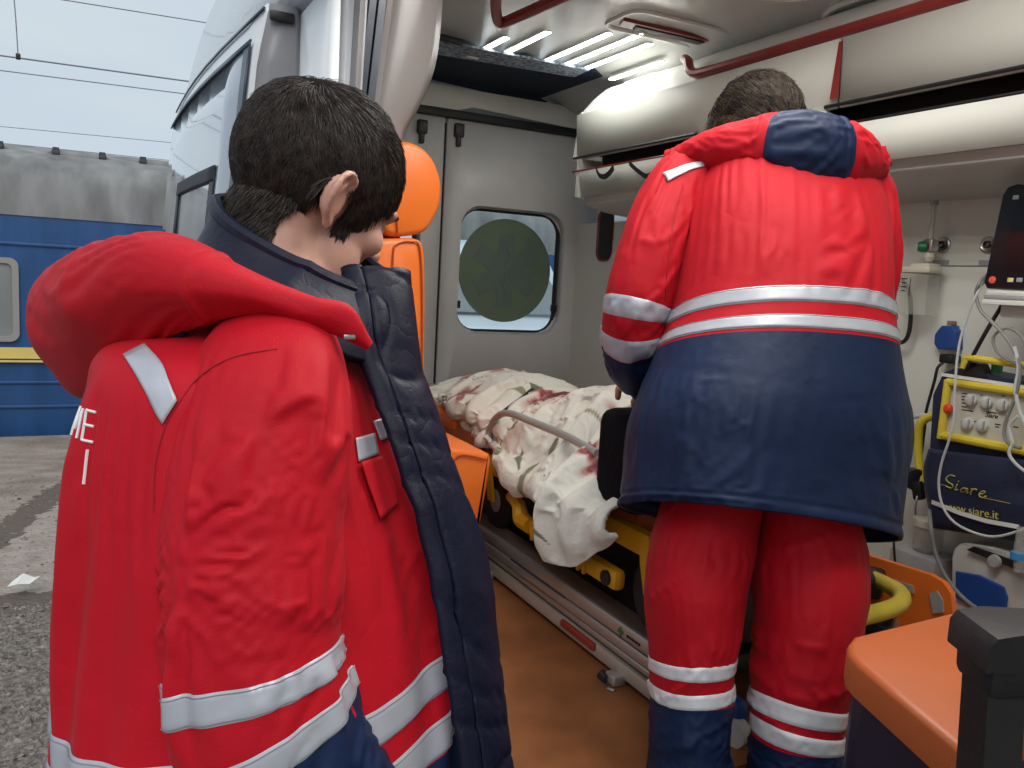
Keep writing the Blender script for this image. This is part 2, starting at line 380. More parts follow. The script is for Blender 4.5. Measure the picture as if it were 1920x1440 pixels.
def yprof(name, prof, y0, y1, m, parent, ny=2, shift=None, flip=False, angle=40):
    """profile of (x, z) points drawn along the van."""
    ys = np.linspace(y0, y1, ny); V = []
    for y in ys:
        for x, z in prof: V.append((x + (shift(y) if shift else 0), y, z))
    F = gridfaces(ny, len(prof)); F = [f[::-1] for f in F] if flip else F
    return mesh(name, V, F, m, parent, True, None, angle)

# outer skin
near_up = [(.405, 2.02), (.36, 2.05), (.335, 2.10), (.345, 2.20), (.372, 2.32), (.405, 2.44), (.45, 2.56), (.53, 2.65), (.70, 2.72), (1.4, 2.77)]
far_up = [(2.8 - x, z) for x, z in near_up[::-1]]
o = yprof('roof', [tuple(p) for p in cr(near_up + far_up[1:], 60)], -1.6, 3.72, M['paint'], amb, 3)
s_ = o.modifiers.new('t', 'SOLIDIFY'); s_.thickness = .02; s_.offset = -1
o = yprof('far_side_panel', [(2.40, 2.02), (2.42, 1.7), (2.42, .9), (2.40, .35)], -1.6, 3.72, M['paint'], amb)
o.modifiers.new('t', 'SOLIDIFY').thickness = .02
mb = MB(); mb.add([(.405, y, z) for z in (.35, .9, 1.5, 2.02) for y in (1.56, 2.2, 3.0, 3.72)], gridfaces(4, 4))
o = mb.build('side_panel', M['paint'], amb); o.modifiers.new('t', 'SOLIDIFY').thickness = .02
mb = MB(); mb.add([(.405, y, z) for z in (.35, .9, 1.5, 2.02) for y in (-1.6, -.6, -.12)], gridfaces(4, 3))
o = mb.build('side_panel', M['paint'], amb); o.modifiers.new('t', 'SOLIDIFY').thickness = .02
MB().box((.42, .72, .34), (.06, 1.68, .14), bev=.02).build('sill', M['paint'], amb)
MB().box((1.4, 3.66, .45), (1.95, .16, .22), bev=.05).build('rear_bumper', M['dark'], amb)
MB().box((1.25, -.55, 1.5), (1.62, .04, 1.7), bev=.01).build('bulkhead', M['plastic'], amb)
for y in (-1.0, 2.75):
    for x in (.52, 2.28):
        wl = MB().lathe([(.2, -.11), (.32, -.11), (.345, -.07), (.345, .07), (.32, .11), (.2, .11)], (x, y, .345 + ground_z(y)), (1, 0, 0), 28).build('wheel', M['rubber'], amb)
        MB().lathe([(.02, -.115), (.2, -.1), (.2, .1), (.02, .115)], (x, y, .345), (1, 0, 0), 20).build('rim', M['alu'], wl)

# open sliding door, standing outside the body
def dsh(y): return -.05 * (y - 1.8) / 1.4 - .02 * math.sin(math.pi * (y - 1.8) / 1.4)
dprof = [(.285, .40), (.262, .7), (.252, 1.1), (.262, 1.5), (.282, 1.75), (.297, 1.93), (.304, 1.965), (.318, 2.03)]
dd = cr(np.array(dprof), 30)
o = yprof('sliding_door', [tuple(p) for p in dd], 1.8, 3.2, M['paint'], amb, 12, dsh)
s_ = o.modifiers.new('t', 'SOLIDIFY'); s_.thickness = .012; s_.offset = -1
door = o
mb = MB()
V = []; zz = np.linspace(.42, 2.03, 14)
for z in zz:
    x = np.interp(z, dd[:, 1], dd[:, 0]); V += [(x + .004, 1.799, z), (x + .03, 1.792, z), (.375, 1.79, z), (.385, 1.80, z), (.385, 1.84, z)]
mb.add(V, gridfaces(14, 5)); o = mb.build('door_edge', M['paint_grey'], door); o.modifiers.new('t', 'SOLIDIFY').thickness = .004
mb = MB(); mb.add([(.383, y, z) for z in (.42, 2.02) for y in (1.84, 3.15)], [(0, 2, 3, 1)]); o = mb.build('door_inner_panel', M['trim'], door, False); o.modifiers.new('t', 'SOLIDIFY').thickness = .006
MB().box((.345, 1.787, 2.005), (.05, .012, .02), bev=.004).build('latch', M['dark'], door)
# two glazed panels flush in the sliding door
def dpt(y, z, off): return (np.interp(z, dd[:, 1], dd[:, 0]) + dsh(y) - off, y, z)
M['bodyglass'] = mat('mirror_glass', (.36, .41, .47), .04, coat=1., noise=.05, nscale=2)
def dpanel(name, y0, y1, z0, z1, off, m, ins=0, t=.004):
    ys = np.linspace(y0, y1, 8); zs = np.linspace(z0, z1, 8)
    V = [dpt(y, z, off) for z in zs for y in ys]
    o = mesh(name, V, gridfaces(8, 8), m, door); q = o.modifiers.new('t', 'SOLIDIFY'); q.thickness = t; q.offset = 0; return o
dpanel('window', 1.86, 3.1, 1.25, 1.955, .005, M['bodyglass'])
dpanel('gasket', 1.83, 1.875, 1.25, 1.955, .008, M['seal'])
dpanel('gasket', 1.83, 3.13, 1.950, 1.962, .009, M['seal'])
dpanel('gasket', 2.04, 2.085, .8, 1.715, .010, M['rubber'])
dpanel('gasket', 2.04, 2.62, 1.69, 1.725, .011, M['rubber'])
dpanel('gasket', 2.58, 2.62, .8, 1.715, .010, M['rubber'])
dpanel('gasket', 1.80, 3.2, 2.016, 2.022, .004, M['seal'])

# body edge beside the opening, seal and inner trim of the rear pillar
def pillar(name, P, z0, z1, m, lean=0., nz=8, parent=amb):
    V = []
    for z in np.linspace(z0, z1, nz):
        for x, y in P: V.append((x + lean * (z - 1.5), y, z))
    o = mesh(name, V, gridfaces(nz, len(P)), m, parent, True, None, 40); q = o.modifiers.new('t', 'SOLIDIFY'); q.thickness = .006; q.offset = 0
    return o
pillar('door_jamb', [(.405, 1.90), (.405, 1.60), (.412, 1.58), (.43, 1.57), (.448, 1.60), (.452, 1.70), (.475, 1.74), (.482, 1.80)], .4, 2.30, M['paint'], .03)
pillar('door_jamb', [(.418, 1.566), (.426, 1.560), (.436, 1.566)], .4, 2.30, M['paint_grey'], .03)
pillar('door_seal', [(.470, 1.80), (.462, 1.775), (.47, 1.757), (.482, 1.76), (.486, 1.80), (.495, 1.775), (.507, 1.775), (.512, 1.81)], .4, 2.32, M['seal'], .085)
pillar('seal_edge', [(.505, 1.80), (.508, 1.79), (.516, 1.788), (.52, 1.80)], .4, 2.3, M['trim'], .10)
E_ = [(at(px, py, Y=1.86)) for px, py in ((836, -60), (828, 60), (818, 120), (802, 165), (782, 205), (764, 236), (757, 262))]
E_ = cr(np.array(E_), 24); V = []
for p in E_:
    x0 = .50 + .10 * (p[2] - 1.5) + .012
    for k in range(7):
        t_ = k / 6; V.append((x0 + (p[0] - x0) * t_, 1.84 + .05 * (1 - math.sin(math.pi * (.15 + .7 * t_))) + .03 * t_, p[2]))
for z in (1.6, 1.2, .7):
    for k in range(7): V.append((.51 + (.635 - .51) * k / 6, 1.86 + .012 * k / 6, z))
o = mesh('pillar_trim', V, gridfaces(len(E_) + 3, 7), M['trim'], amb); o.modifiers.new('t', 'SOLIDIFY').thickness = .012
# interior lining behind the pillar
mb = MB(); mb.add([(.56, y, z) for z in (FZ, 1.6, 2.3) for y in (1.9, 3.5)] , gridfaces(3, 2)); mb.build('side_lining', M['greydoor'], amb)

# floor
MB().box((1.35, 2.245, FZ - .03), (1.75, 2.53, .06)).build('floor', M['lino'], amb, False)
MB().box((1.72, .21, FZ - .03), (1.01, 1.53, .06)).build('floor', M['lino'], amb, False)
MB().box((.83, .43, .37), (.78, 1.1, .05), bev=.01).build('door_step', M['dark'], amb)
MB().box((1.225, .21, .53), (.018, 1.5, .28)).build('step_riser', M['dark'], amb)
MB().box((.85, .99, .53), (.74, .018, .28)).build('step_riser', M['dark'], amb)

# ceiling
def ceil_z(x): return CZ - .10 * max(0, (x - 1.75) / .34) ** 2 - .12 * max(0, (1.0 - x) / .5) ** 2
xs = np.linspace(.5, 2.09, 28)
o = mesh('ceiling', [(x, y, ceil_z(x)) for y in (-.5, 1, 2, 3.5) for x in xs], gridfaces(4, 28), M['plastic2'], amb); o.modifiers.new('t', 'SOLIDIFY').thickness = .01; o.modifiers['t'].offset = 1
ceil = o
def led_face(c, w_, ln, m=None):
    O = rrect(w_, ln, .011); V = [(c[0] + a, c[1] + b_, c[2]) for a, b_ in O]
    mesh('led_strip', V, [tuple(range(len(V)))[::-1]], m or M['led'], ceil, False)
for i, (a, b_) in enumerate((((903, 92), (953, 68)), ((942, 98), (1033, 58)), ((1012, 117), (1146, 60)), ((1047, 124), (1206, 62)), ((1078, 134), (1222, 80)), ((1145, 148), (1245, 113)), ((1176, 157), (1232, 136)))):
    A, B = at(*a, Z=CZ - .006), at(*b_, Z=CZ - .006); x = (A[0] + B[0]) / 2; zc_ = min(ceil_z(x), CZ) - .004
    A, B = at(*a, Z=zc_), at(*b_, Z=zc_); ln = abs(A[1] - B[1])
    MB().prism(rrect(.028, ln, .012), ((A[0] + B[0]) / 2, (A[1] + B[1]) / 2, zc_ + .002), (1, 0, 0), (0, 1, 0), (0, 0, -.006)).build('lamp_housing', M['plastic2'], ceil, False)
    led_face(((A[0] + B[0]) / 2, (A[1] + B[1]) / 2, zc_ - .0046), .026, ln)
mb = MB(); P = [(1.73 + a, 2.33 + b_, CZ - .006) for a, b_ in rrect(.46, .20, .05)]; mb.tube(P + [P[0]], .008, 6); mb.build('moulding', M['plastic2'], ceil)
mb = MB()
for c in (1.68, 2.05):
    P = [(c + a, 1.62 + b_, ceil_z(c + a) - .008) for a, b_ in rrect(.3, .62, .14)]; mb.tube(P + [P[0]], .012, 6)
mb.build('moulding', M['plastic2'], ceil)
MB().prism([(-.18, -.028), (.17, -.028), (.18, .028), (-.16, .028)], (1.70, 2.355, CZ - .002), (1, 0, 0), (0, 1, 0), (0, 0, -.012)).build('air_slot', M['redstripe'], ceil, False)
MB().prism([(-.13, -.018), (.15, -.018), (.15, .016), (-.12, .016)], (1.71, 2.36, CZ - .012), (1, 0, 0), (0, 1, 0), (0, 0, -.006)).build('air_slot', M['darkslot'], ceil, False)
# hatch in the ceiling with its blind
hz = CZ - .005
H = [at(*p, Z=hz)[:2] for p in ((770, 90), (1075, 142), (1112, 128), (1150, 152), (1024, 190), (990, 190), (770, 138))]
mb = MB(); mb.prism([tuple(p) for p in H], (0, 0, hz + .004), (1, 0, 0), (0, 1, 0), (0, 0, -.010), bev=.004); hatch = mb.build('roof_hatch', M['skylight'], ceil, False)
S_ = [at(*p, Z=hz - .012)[:2] for p in ((770, 58), (860, 82), (1105, 130), (1076, 143), (770, 92))]
MB().prism([tuple(p) for p in S_], (0, 0, hz - .008), (1, 0, 0), (0, 1, 0), (0, 0, -.008)).build('blind', M['speckle'], hatch, False)
a, b_ = at(770, 55, Z=hz - .02), at(866, 80, Z=hz - .02); mb = MB(); mb.tube([a, b_], .012, 8); mb.build('blind_rail', M['dark'], hatch)
q = at(885, 108, Z=hz - .022); MB().box(q, (.05, .02, .006), bev=.002).build('catch', M['plastic'], hatch)

# red grab rails
P = [at(938, -40, Z=CZ - .05), at(930, 0, Z=CZ - .05), at(931, 28, Z=CZ - .05), at(936, 40, Z=CZ - .05), at(952, 39, Z=CZ - .05), at(1035, 2, Z=CZ - .05)]
d = P[-1] - P[-2]; P.append(P[-1] + d * 6)
mb = MB(); mb.tube(np.vstack([cr(np.array(P[:6]), 30), [P[6]]]), .017, 10); mb.build('grab_rail', M['redstripe'], amb)

# far wall: lower wall, lockers with their grip slots, upper panel
LX = 1.75
yprof('wall_panel', [(WX, FZ), (WX, 1.79)], -.5, 3.49, M['plastic'], amb)
mb = MB(); mb.box((WX - .006, 3.0, 1.20), (.012, .02, 1.1)); mb.build('wall_batten', M['plastic'], amb)
# locker fronts: a lower flap and an upper flap with the slot between
zA, zB, zB2 = 1.85, 1.955, 2.0
yl0, yl1 = -.5, 2.93
o = yprof('locker_base', [tuple(p) for p in cr(np.array([(WX, 1.785), (1.9, 1.80), (1.80, 1.822), (1.79, 1.832), (LX + .018, zA)]), 12)], yl0, yl1, mat('locker_underside', (.58, .58, .58), .4, noise=.06), amb)
def lface(name, zs, y0, y1, m, x=LX, xt=None):
    P = [(x + (0 if xt is None else (xt - x) * (z - zs[0]) / (zs[-1] - zs[0])), z) for z in zs]
    o = yprof(name, P, y0, y1, m, amb); q = o.modifiers.new('t', 'SOLIDIFY'); q.thickness = .014; q.offset = 1; return o
lface('locker_flap', [zA + .002, zB], yl0, 1.0, M['plastic'], LX + .02, LX - .004); lface('locker_flap', [zA + .002, zB], 1.006, yl1, M['plastic'], LX + .02, LX - .004)
lface('locker_flap', [zB2, 2.175], yl0, 1.62, M['plastic'], LX + .012, LX); lface('locker_flap', [zB2, 2.175], 1.634, yl1 + .02, M['plastic'], LX + .012, LX)
yprof('upper_panel', [tuple(p) for p in cr(np.array([(LX + .002, 2.177), (1.775, 2.20), (1.82, 2.25), (1.90, 2.31), (2.02, 2.30), (2.09, 2.25)]), 12)], yl0, yl1 + .03, M['plastic2'], amb)
yprof('slot_lining', [(LX + .012, zB - .02), (LX + .10, zB - .02), (LX + .10, zB2 + .02), (LX + .012, zB2 + .02)], yl0, yl1 - .01, M['darkslot'], amb)
# blanking pieces leave two long slots as in the photograph
sl = [at(1080, 318, X=LX)[1], at(1310, 280, X=LX)[1], at(1552, 225, X=LX)[1]]
for y0, y1 in ((sl[0] + .0, yl1), (sl[2], sl[1])):
    o = lface('slot_filler', [zB - .001, zB2 + .001], y0, y1, M['plastic'], LX + .003)
for y0, y1 in ((yl0, sl[2]), (sl[1], sl[0])):
    V = [(LX - .015, y0, zB - .004), (LX - .015, y1, zB - .004), (LX - .015, y1, zB2 + .004), (LX - .015, y0, zB2 + .004)]
    mb = MB(); mb.tube([V[0], V[1]], .004, 6); mb.build('slot_lip', M['redstripe'] if y1 > 2 else M['dark'], amb)
    mb = MB(); mb.tube([V[2], V[3]], .005, 6); mb.build('slot_lip', M['dark'], amb)
# locker end cheek and stepped lower end
MB().prism([(LX - .014, zB2), (LX + .01, 2.19), (WX, 2.28), (WX, zB2)], (0, yl1 + .021, 0), (1, 0, 0), (0, 0, 1), (0, .012, 0)).build('locker_end', M['plastic'], amb, False)
MB().prism([(LX - .014, zA), (LX - .014, zB2), (WX, zB2), (WX, 1.79)], (0, yl1 - .02, 0), (1, 0, 0), (0, 0, 1), (0, .015, 0)).build('locker_end', M['plastic'], amb, False)
# red edge rail along the upper panel
P = [(1.785, 2.34, 2.275), (1.768, 2.30, 2.255), (1.758, 2.275, 2.225), (1.757, 2.24, 2.205), (1.757, 2.15, 2.200)]
mb = MB(); mb.tube(np.vstack([cr(np.array(P), 20), [(1.757, 1, 2.196), (1.757, -.5, 2.196)]]), .016, 10); mb.build('grab_rail', M['redstripe'], amb)
mb = MB(); mb.add([(LX - .017, 1.63, 2.165), (LX - .017, 1.617, 2.165), (LX - .019, 1.612, 2.02), (LX - .019, 1.640, 2.02)], [(0, 1, 2, 3)]); mb.build('flap_gap', M['redstripe'], amb, False)
# recess with a red edge in the lower wall
y0 = at(1124, 440, X=WX)[1]; y1 = at(1147, 440, X=WX)[1]; z0, z1 = at(1135, 490, X=WX)[2], 1.80
MB().prism(rrect(abs(y0 - y1) + .03, z1 - z0 + .06, .05), (WX - .002, (y0 + y1) / 2, (z0 + z1) / 2 + .03), (0, 1, 0), (0, 0, 1), (-.004, 0, 0)).build('wall_recess', M['redstripe'], amb, False)
MB().prism(rrect(abs(y0 - y1) + .0, z1 - z0 + .04, .04), (WX - .006, (y0 + y1) / 2 - .012, (z0 + z1) / 2 + .03), (0, 1, 0), (0, 0, 1), (-.004, 0, 0)).build('wall_recess', M['darkslot'], amb, False)
# strap loops hanging from the rear slot
for q in ([(1118, 318), (1124, 329), (1134, 331), (1143, 324), (1150, 314)], [(1180, 306), (1198, 322), (1215, 331), (1232, 318), (1246, 298)]):
    mb = MB(); P = cr(np.array([at(px, py, X=LX - .03) for px, py in q]), 16); mb.strip(P, np.array([0, .004, .010]), np.array([.002, 0, 0])); mb.build('strap', M['dark'], amb)

# rear end: header and the two rear doors
hd = [at(803, 157, Y=RY)[2], at(803, 205, Y=RY)[2]]
mb = MB(); mb.prism([(.56, hd[1] + .0), (1.42, hd[1] + .0), (1.50, hd[1] + .028), (WX, hd[1] + .0), (WX, hd[0] - .004), (.56, hd[0] - .004)], (0, RY - .015, 0), (1, 0, 0), (0, 0, 1), (0, -.03, 0), bev=.006)
mb.build('rear_header', M['plastic'], amb)
MB().box((1.32, RY - .03, hd[1] - .012), (1.5, .05, .035), bev=.006).build('door_header_seal', M['rubber'], amb)
MB().box((1.40, RY + .12, 2.42), (1.9, .06, .5), bev=.02).build('rear_lintel', M['paint'], amb)
DXs = at(825, 400, Y=RY)[0]                         # where the two doors meet
def ring_panel(mb, outer, inner, y, y2):
    n = len(inner); V = [(a, y, b_) for a, b_ in outer] + [(a, y, b_) for a, b_ in inner] + [(a, y2, b_) for a, b_ in inner]
    F = []
    for i in range(n):
        j = (i + 1) % n; F += [(i, j, n + j, n + i), (n + i, n + j, 2 * n + j, 2 * n + i)]
    mb.add(V, [f[::-1] for f in F])
wc = (at(880, 388, Y=RY) + at(1045, 628, Y=RY) + at(1035, 403, Y=RY) + at(858, 615, Y=RY)) / 4
WW, WH = .535, .575
wx, wz = wc[0], (1.827 + 1.252) / 2
def rear_door(x0, x1, cx):
    cor = rrect(WW + .05, WH + .05, .12, 8); n = len(cor); z0, z1 = .72, hd[1] + .01
    outer = []
    for a, b_ in cor:
        k = max(abs(a) / ((WW + .05) / 2), abs(b_) / ((WH + .05) / 2)); outer.append((a / k, b_ / k))
    O = [(cx + a / ((WW + .05) / 2) * ((x1 - cx) if a > 0 else (cx - x0)), wz + b_ / ((WH + .05) / 2) * ((z1 - wz) if b_ > 0 else (wz - z0))) for a, b_ in outer]
    mb = MB(); ring_panel(mb, O, [(cx + a, wz + b_) for a, b_ in cor], RY, RY + .035)
    I2 = [(cx + a * .93, wz + b_ * .93) for a, b_ in cor]
    n = len(cor); V = [(cx + a, RY + .035, wz + b_) for a, b_ in cor] + [(a, RY + .045, b_) for a, b_ in I2]
    mb.add(V, [(i, (i + 1) % n, n + (i + 1) % n, n + i)[::-1] for i in range(n)])
    d = mb.build('rear_door', M['greydoor'], amb, True, 30); d.modifiers.new('t', 'SOLIDIFY').thickness = .03; d.modifiers['t'].offset = -1
    g = MB(); P = [(cx + a, RY + .03, wz + b_) for a, b_ in rrect(WW, WH, .10, 8)]; g.tube(P + [P[0], P[1]], .016, 10, caps=False); g.build('gasket', M['rubber'], d)
    MB().prism(rrect(WW, WH, .10, 8), (cx, RY + .030, wz), (1, 0, 0), (0, 0, 1), (0, .004, 0)).build('pane', GLASS, d, False)
    # pressed panels
    zt_, zb_ = at(900, 290, Y=RY)[2], at(880, 348, Y=RY)[2]
    m2 = MB(); xa = cx - .225
    P = [(xa + .08, zt_), (x1 - .0, zt_), (x1 - .0, zb_), (xa + .05, zb_), (xa + .01, zb_ + .03), (xa, zb_ + .07), (xa + .02, zb_ + .12)]
    m2.tube([(a, RY - .0015, b_) for a, b_ in P[::-1] if a < x1 - .01] if False else [(a, RY - .001, b_) for a, b_ in [P[1], P[0], P[6], P[5], P[4], P[3], P[2]]], .003, 6)
    m2.build('panel_seam', M['seal'], d)
    z2 = at(840, 702, Y=RY)[2]; m3 = MB(); m3.tube([(x1, RY - .001, z2), (x0 + .055, RY - .001, z2), (x0 + .045, RY - .001, z2 - .012), (x0 + .045, RY - .001, .75)], .003, 6); m3.build('panel_seam', M['seal'], d)
    m4 = MB(); P = cr(np.array([(cx - .30, RY - .002, wz - .20), (cx - .27, RY - .004, wz - .31), (cx - .17, RY - .006, wz - .365), (cx + .1, RY - .006, wz - .368), (cx + .22, RY - .006, wz - .35), (cx + .29, RY - .004, wz - .28), (cx + .31, RY - .002, wz - .18)]), 40)
    m4.tube(P, [.002, .006, .009, .01, .01, .006, .002], 8); m4.build('pressing', M['greydoor'], d)
    for px, py in ((853, 660), (990, 672), (846, 762), (878, 708), (1036, 708)):
        q = at(px, py, Y=RY); MB().lathe([(.012, -.001), (.011, .004), (.004, .004)], (q[0] + cx - wx, RY, q[2]), (0, -1, 0), 12).build('bolt', M['dark'] if py > 690 else M['greydoor'], d)
    for s in (-1, 1): MB().box((cx + s * (WW / 2 - .012), RY + .018, wz - .16), (.022, .03, .035), bev=.004).build('catch', M['rubber'], d)
    return d
GLASS = bpy.data.materials.new('door_glass'); GLASS.use_nodes = True
_n = GLASS.node_tree; _b = _n.nodes['Principled BSDF']; _t = _n.nodes.new('ShaderNodeBsdfTransparent'); _t.inputs[0].default_value = (.86, .93, .96, 1)
_g = _n.nodes.new('ShaderNodeBsdfGlossy'); _g.inputs['Roughness'].default_value = .03; _f = _n.nodes.new('ShaderNodeFresnel'); _f.inputs[0].default_value = 1.45
_m = _n.nodes.new('ShaderNodeMixShader'); _n.links.new(_f.outputs[0], _m.inputs[0]); _n.links.new(_t.outputs[0], _m.inputs[1]); _n.links.new(_g.outputs[0], _m.inputs[2]); _n.links.new(_m.outputs[0], _n.nodes['Material Output'].inputs[0])
rd = rear_door(DXs + .008, 2.20, wx)
rd2 = rear_door(2 * DXs - 2.20, DXs - .008, 2 * DXs - wx)
MB().box((DXs, RY + .01, 1.45), (.05, .04, 1.45), bev=.008).build('door_meeting_seal', M['rubber'], amb)
for px, py in ((791, 238), (860, 245)):
    q = at(px, py, Y=RY - .03); k = MB().box(q, (.045, .04, .06), bev=.008).build('door_latch', M['dark'], amb)
    MB().box(q + [0, -.0, -.045], (.022, .03, .05), bev=.006).build('bolt', M['dark'], k)
    for s in (-1, 1): MB().lathe([(.011, 0), (.011, .01), (.003, .012)], q + [s * .035, .03, -.03], (0, -1, 0), 10).build('screw', M['steel'], k)
# round film on the window: a dark green disc with a six-armed star
c = at(948, 508, Y=RY + .024)
rw = (at(1034, 508, Y=RY + .024)[0] - at(862, 508, Y=RY + .024)[0]) / 2
FILM = mat('green_film', (.145, .20, .15), .6, noise=.12, nscale=6, col2=(.165, .235, .15))
FILM2 = mat('grey_film', (.135, .182, .165), .6, noise=.1)
MB().prism([(rw * math.cos(a), rw * math.sin(a)) for a in np.linspace(0, 2 * math.pi, 64)[:-1]], (c[0], RY + .025, c[2]), (1, 0, 0), (0, 0, 1), (0, .003, 0)).build('film_disc', FILM, rd, False)
ST = []
for k in range(6):
    a = math.radians(90 - 60 * k); u = np.array([math.cos(a), math.sin(a)]); v = np.array([-u[1], u[0]]); wd = rw * .17; ln = rw * .72
    a2 = math.radians(90 - 60 * k - 30)
    ST += [tuple(u * ln + v * wd), tuple(u * ln - v * wd), (2 * wd * math.cos(a2), 2 * wd * math.sin(a2))]
MB().prism(ST, (c[0], RY + .0245, c[2]), (1, 0, 0), (0, 0, 1), (0, -.0015, 0)).build('film_star', FILM2, rd, False)
mb = MB(); mb.tube([(c[0], RY + .0225, c[2] + rw * .5), (c[0], RY + .0225, c[2] - rw * .5)], .003, 6)
P = [(c[0] + .03 * math.sin(t_ * 7) * (1 - t_ * .4), RY + .0225, c[2] + rw * (.42 - .85 * t_)) for t_ in np.linspace(0, 1, 40)]; mb.tube(P, .004, 6); mb.build('film_staff', mat('film_light', (.16, .215, .19), .5), rd)
# added lamps out of view along the ceiling towards the cab, brightening the interior
for y0 in (1.02, .45):
    for x in (.72, .83, .94, 1.05, 1.16, 1.27):
        MB().prism(rrect(.038, .48, .012), (x, y0 + .2, min(ceil_z(x), CZ) - .002), (1, 0, 0), (0, 1, 0), (0, 0, -.006)).build('lamp_housing', M['plastic2'], ceil, False); led_face((x, y0 + .2, min(ceil_z(x), CZ) - .0086), .034, .46, M['led_fill'])
# ================================================================== equipment in the van
M['vinyl'] = mat('orange_vinyl', (.88, .19, .025), .38, noise=.06, nscale=6, rvar=.06, bump=.15, bscale=260, bdist=.0015)
M['vinyl_shaded'] = mat('shaded_orange_vinyl', (.42, .095, .022), .45, noise=.08, nscale=5, rvar=.08, bump=.15, bscale=260, bdist=.0015)  # darker copy of the orange vinyl; the bench's dim grazing light is put into it
M['vinyl_seam'] = mat('vinyl_seam', (.45, .07, .012), .5)
M['yellow'] = mat('yellow_enamel', (.72, .36, .012), .4, noise=.12, nscale=12, rvar=.1, bump=.05, bscale=60)
M['yellow2'] = mat('yellow_plastic', (.70, .55, .05), .4, noise=.08, nscale=20)
M['navy'] = mat('navy_fabric', (.010, .016, .05), .65, noise=.25, nscale=9, bump=.2, bscale=90, bdist=.004, sheen=.1)
M['grey_pl'] = mat('grey_plastic', (.36, .36, .36), .45, noise=.1, nscale=12)
M['lgrey_pl'] = mat('light_grey_plastic', (.55, .55, .52), .4, noise=.08, nscale=12)
M['blue_pl'] = mat('blue_plastic', (.01, .06, .26), .4, noise=.1, nscale=15)
M['white_pl'] = mat('white_plastic', (.75, .75, .72), .4, noise=.04, nscale=12)
M['screen'] = mat('dark_screen', (.006, .010, .016), .12, noise=.1)
M['clear'] = mat('clear_plastic', (.62, .62, .56), .1, alpha=.35)
M['cream'] = mat('cream_plastic', (.62, .60, .48), .45, noise=.05)
M['green'] = mat('green_knob', (.01, .16, .07), .4)
M['cable_w'] = mat('white_cable', (.58, .6, .6), .4, noise=.05)
M['cable_g'] = mat('grey_cable', (.23, .23, .22), .45, noise=.1)
M['cable_k'] = mat('black_cable', (.012, .012, .013), .45, noise=.1)

# ---- rail platform under the stretcher
RX = .95
pl = thing('stretcher_platform', 'long low loading platform with silver side rail under the stretcher', 'platform', (1.24, 2.25, FZ))
PY0, PY1 = 1.12, 3.44
pc = (PY0 + PY1) / 2; pw = PY1 - PY0
MB().box((1.27, pc, .800), (.52, pw, .035), bev=.004).build('deck', M['rubber'], pl)
MB().box((.983, pc, .8215), (.052, pw, .009), bev=.002).build('top_trim', M['alubrown'], pl)
mb = MB()
for z0, z1, t in ((.796, .8255, .0), (.770, .792, .0), (.752, .766, .004)): mb.box((RX + .008 + t, pc, (z0 + z1) / 2), (.016, pw, z1 - z0), bev=.002)
rail = mb.build('side_rail', M['alu'], pl); rail['kind'] = 'stuff'
MB().box((RX + .02, pc, .79), (.012, pw, .07)).build('rail_core', M['dark'], pl, False)
lb = MB().box((RX + .012, pc, .728), (.022, pw, .030), bev=.004).build('lower_beam', M['alubrown'], pl); 
lb.data.materials[0] = mat('lower_beam_metal', (.42, .36, .30), .4, metal=.3, noise=.15, nscale=15, stretch=(1, .1, 1))
ya, yb = at(1055, 1150, X=RX)[1], at(1118, 1195, X=RX)[1]
MB().box((RX - .001, (ya + yb) / 2, .735), (.012, abs(ya - yb), .016), bev=.004).build('red_marker', M['redstripe'], pl)
for px, py in ((1155, 1242), (912, 1066)):
    q = at(px, py, X=RX - .01); k = MB().box((RX - .008, q[1], .712), (.03, .035, .022), bev=.004).build('clip', M['alu'], pl)
    MB().lathe([(.012, -.012), (.012, .012)], (RX - .02, q[1] + .02, .706), (0, 1, 0), 10).build('roller', M['cable_k'], k)
    mb = MB(); mb.tube([(RX - .03, q[1] - .03, .703), (RX - .034, q[1] - .005, .700), (RX - .015, q[1] + .01, .702)], .003, 6, sm=8); mb.build('pin', M['steel'], k)
MB().box((1.53, pc, .79), (.03, pw, .07), bev=.003).build('far_rail', M['alu'], pl)
# maker's mark on the rail: a green cross and a line of small dark print
q = at(1162, 1190, X=RX - .002); g = MB(); 
for sx, sz in ((.018, .006), (.006, .018)): g.box((RX - .001, q[1], .797 if False else .808), (.002 + (.0004 if sx > sz else 0), sx, sz))
o = g.build('green_cross', mat('green_print', (.05, .16, .05), .6), rail, False); o['kind'] = 'stuff'
g = MB(); yq = q[1] - .022
for wdt in (.006, .005, .007, .004, .006, .005): g.box((RX - .0005, yq - wdt / 2, .808), (.002, wdt, .005)); yq -= wdt + .0025
o = g.build('small_print', M['cable_k'], rail, False); o['kind'] = 'stuff'
g = MB(); g.strip([(RX - .0006, at(960, 1020, X=RX)[1], .7945), (RX - .0006, at(1060, 1100, X=RX)[1], .7945)], (0, 0, .002), (.0012, 0, 0)); g.build('groove', M['seal'], rail)

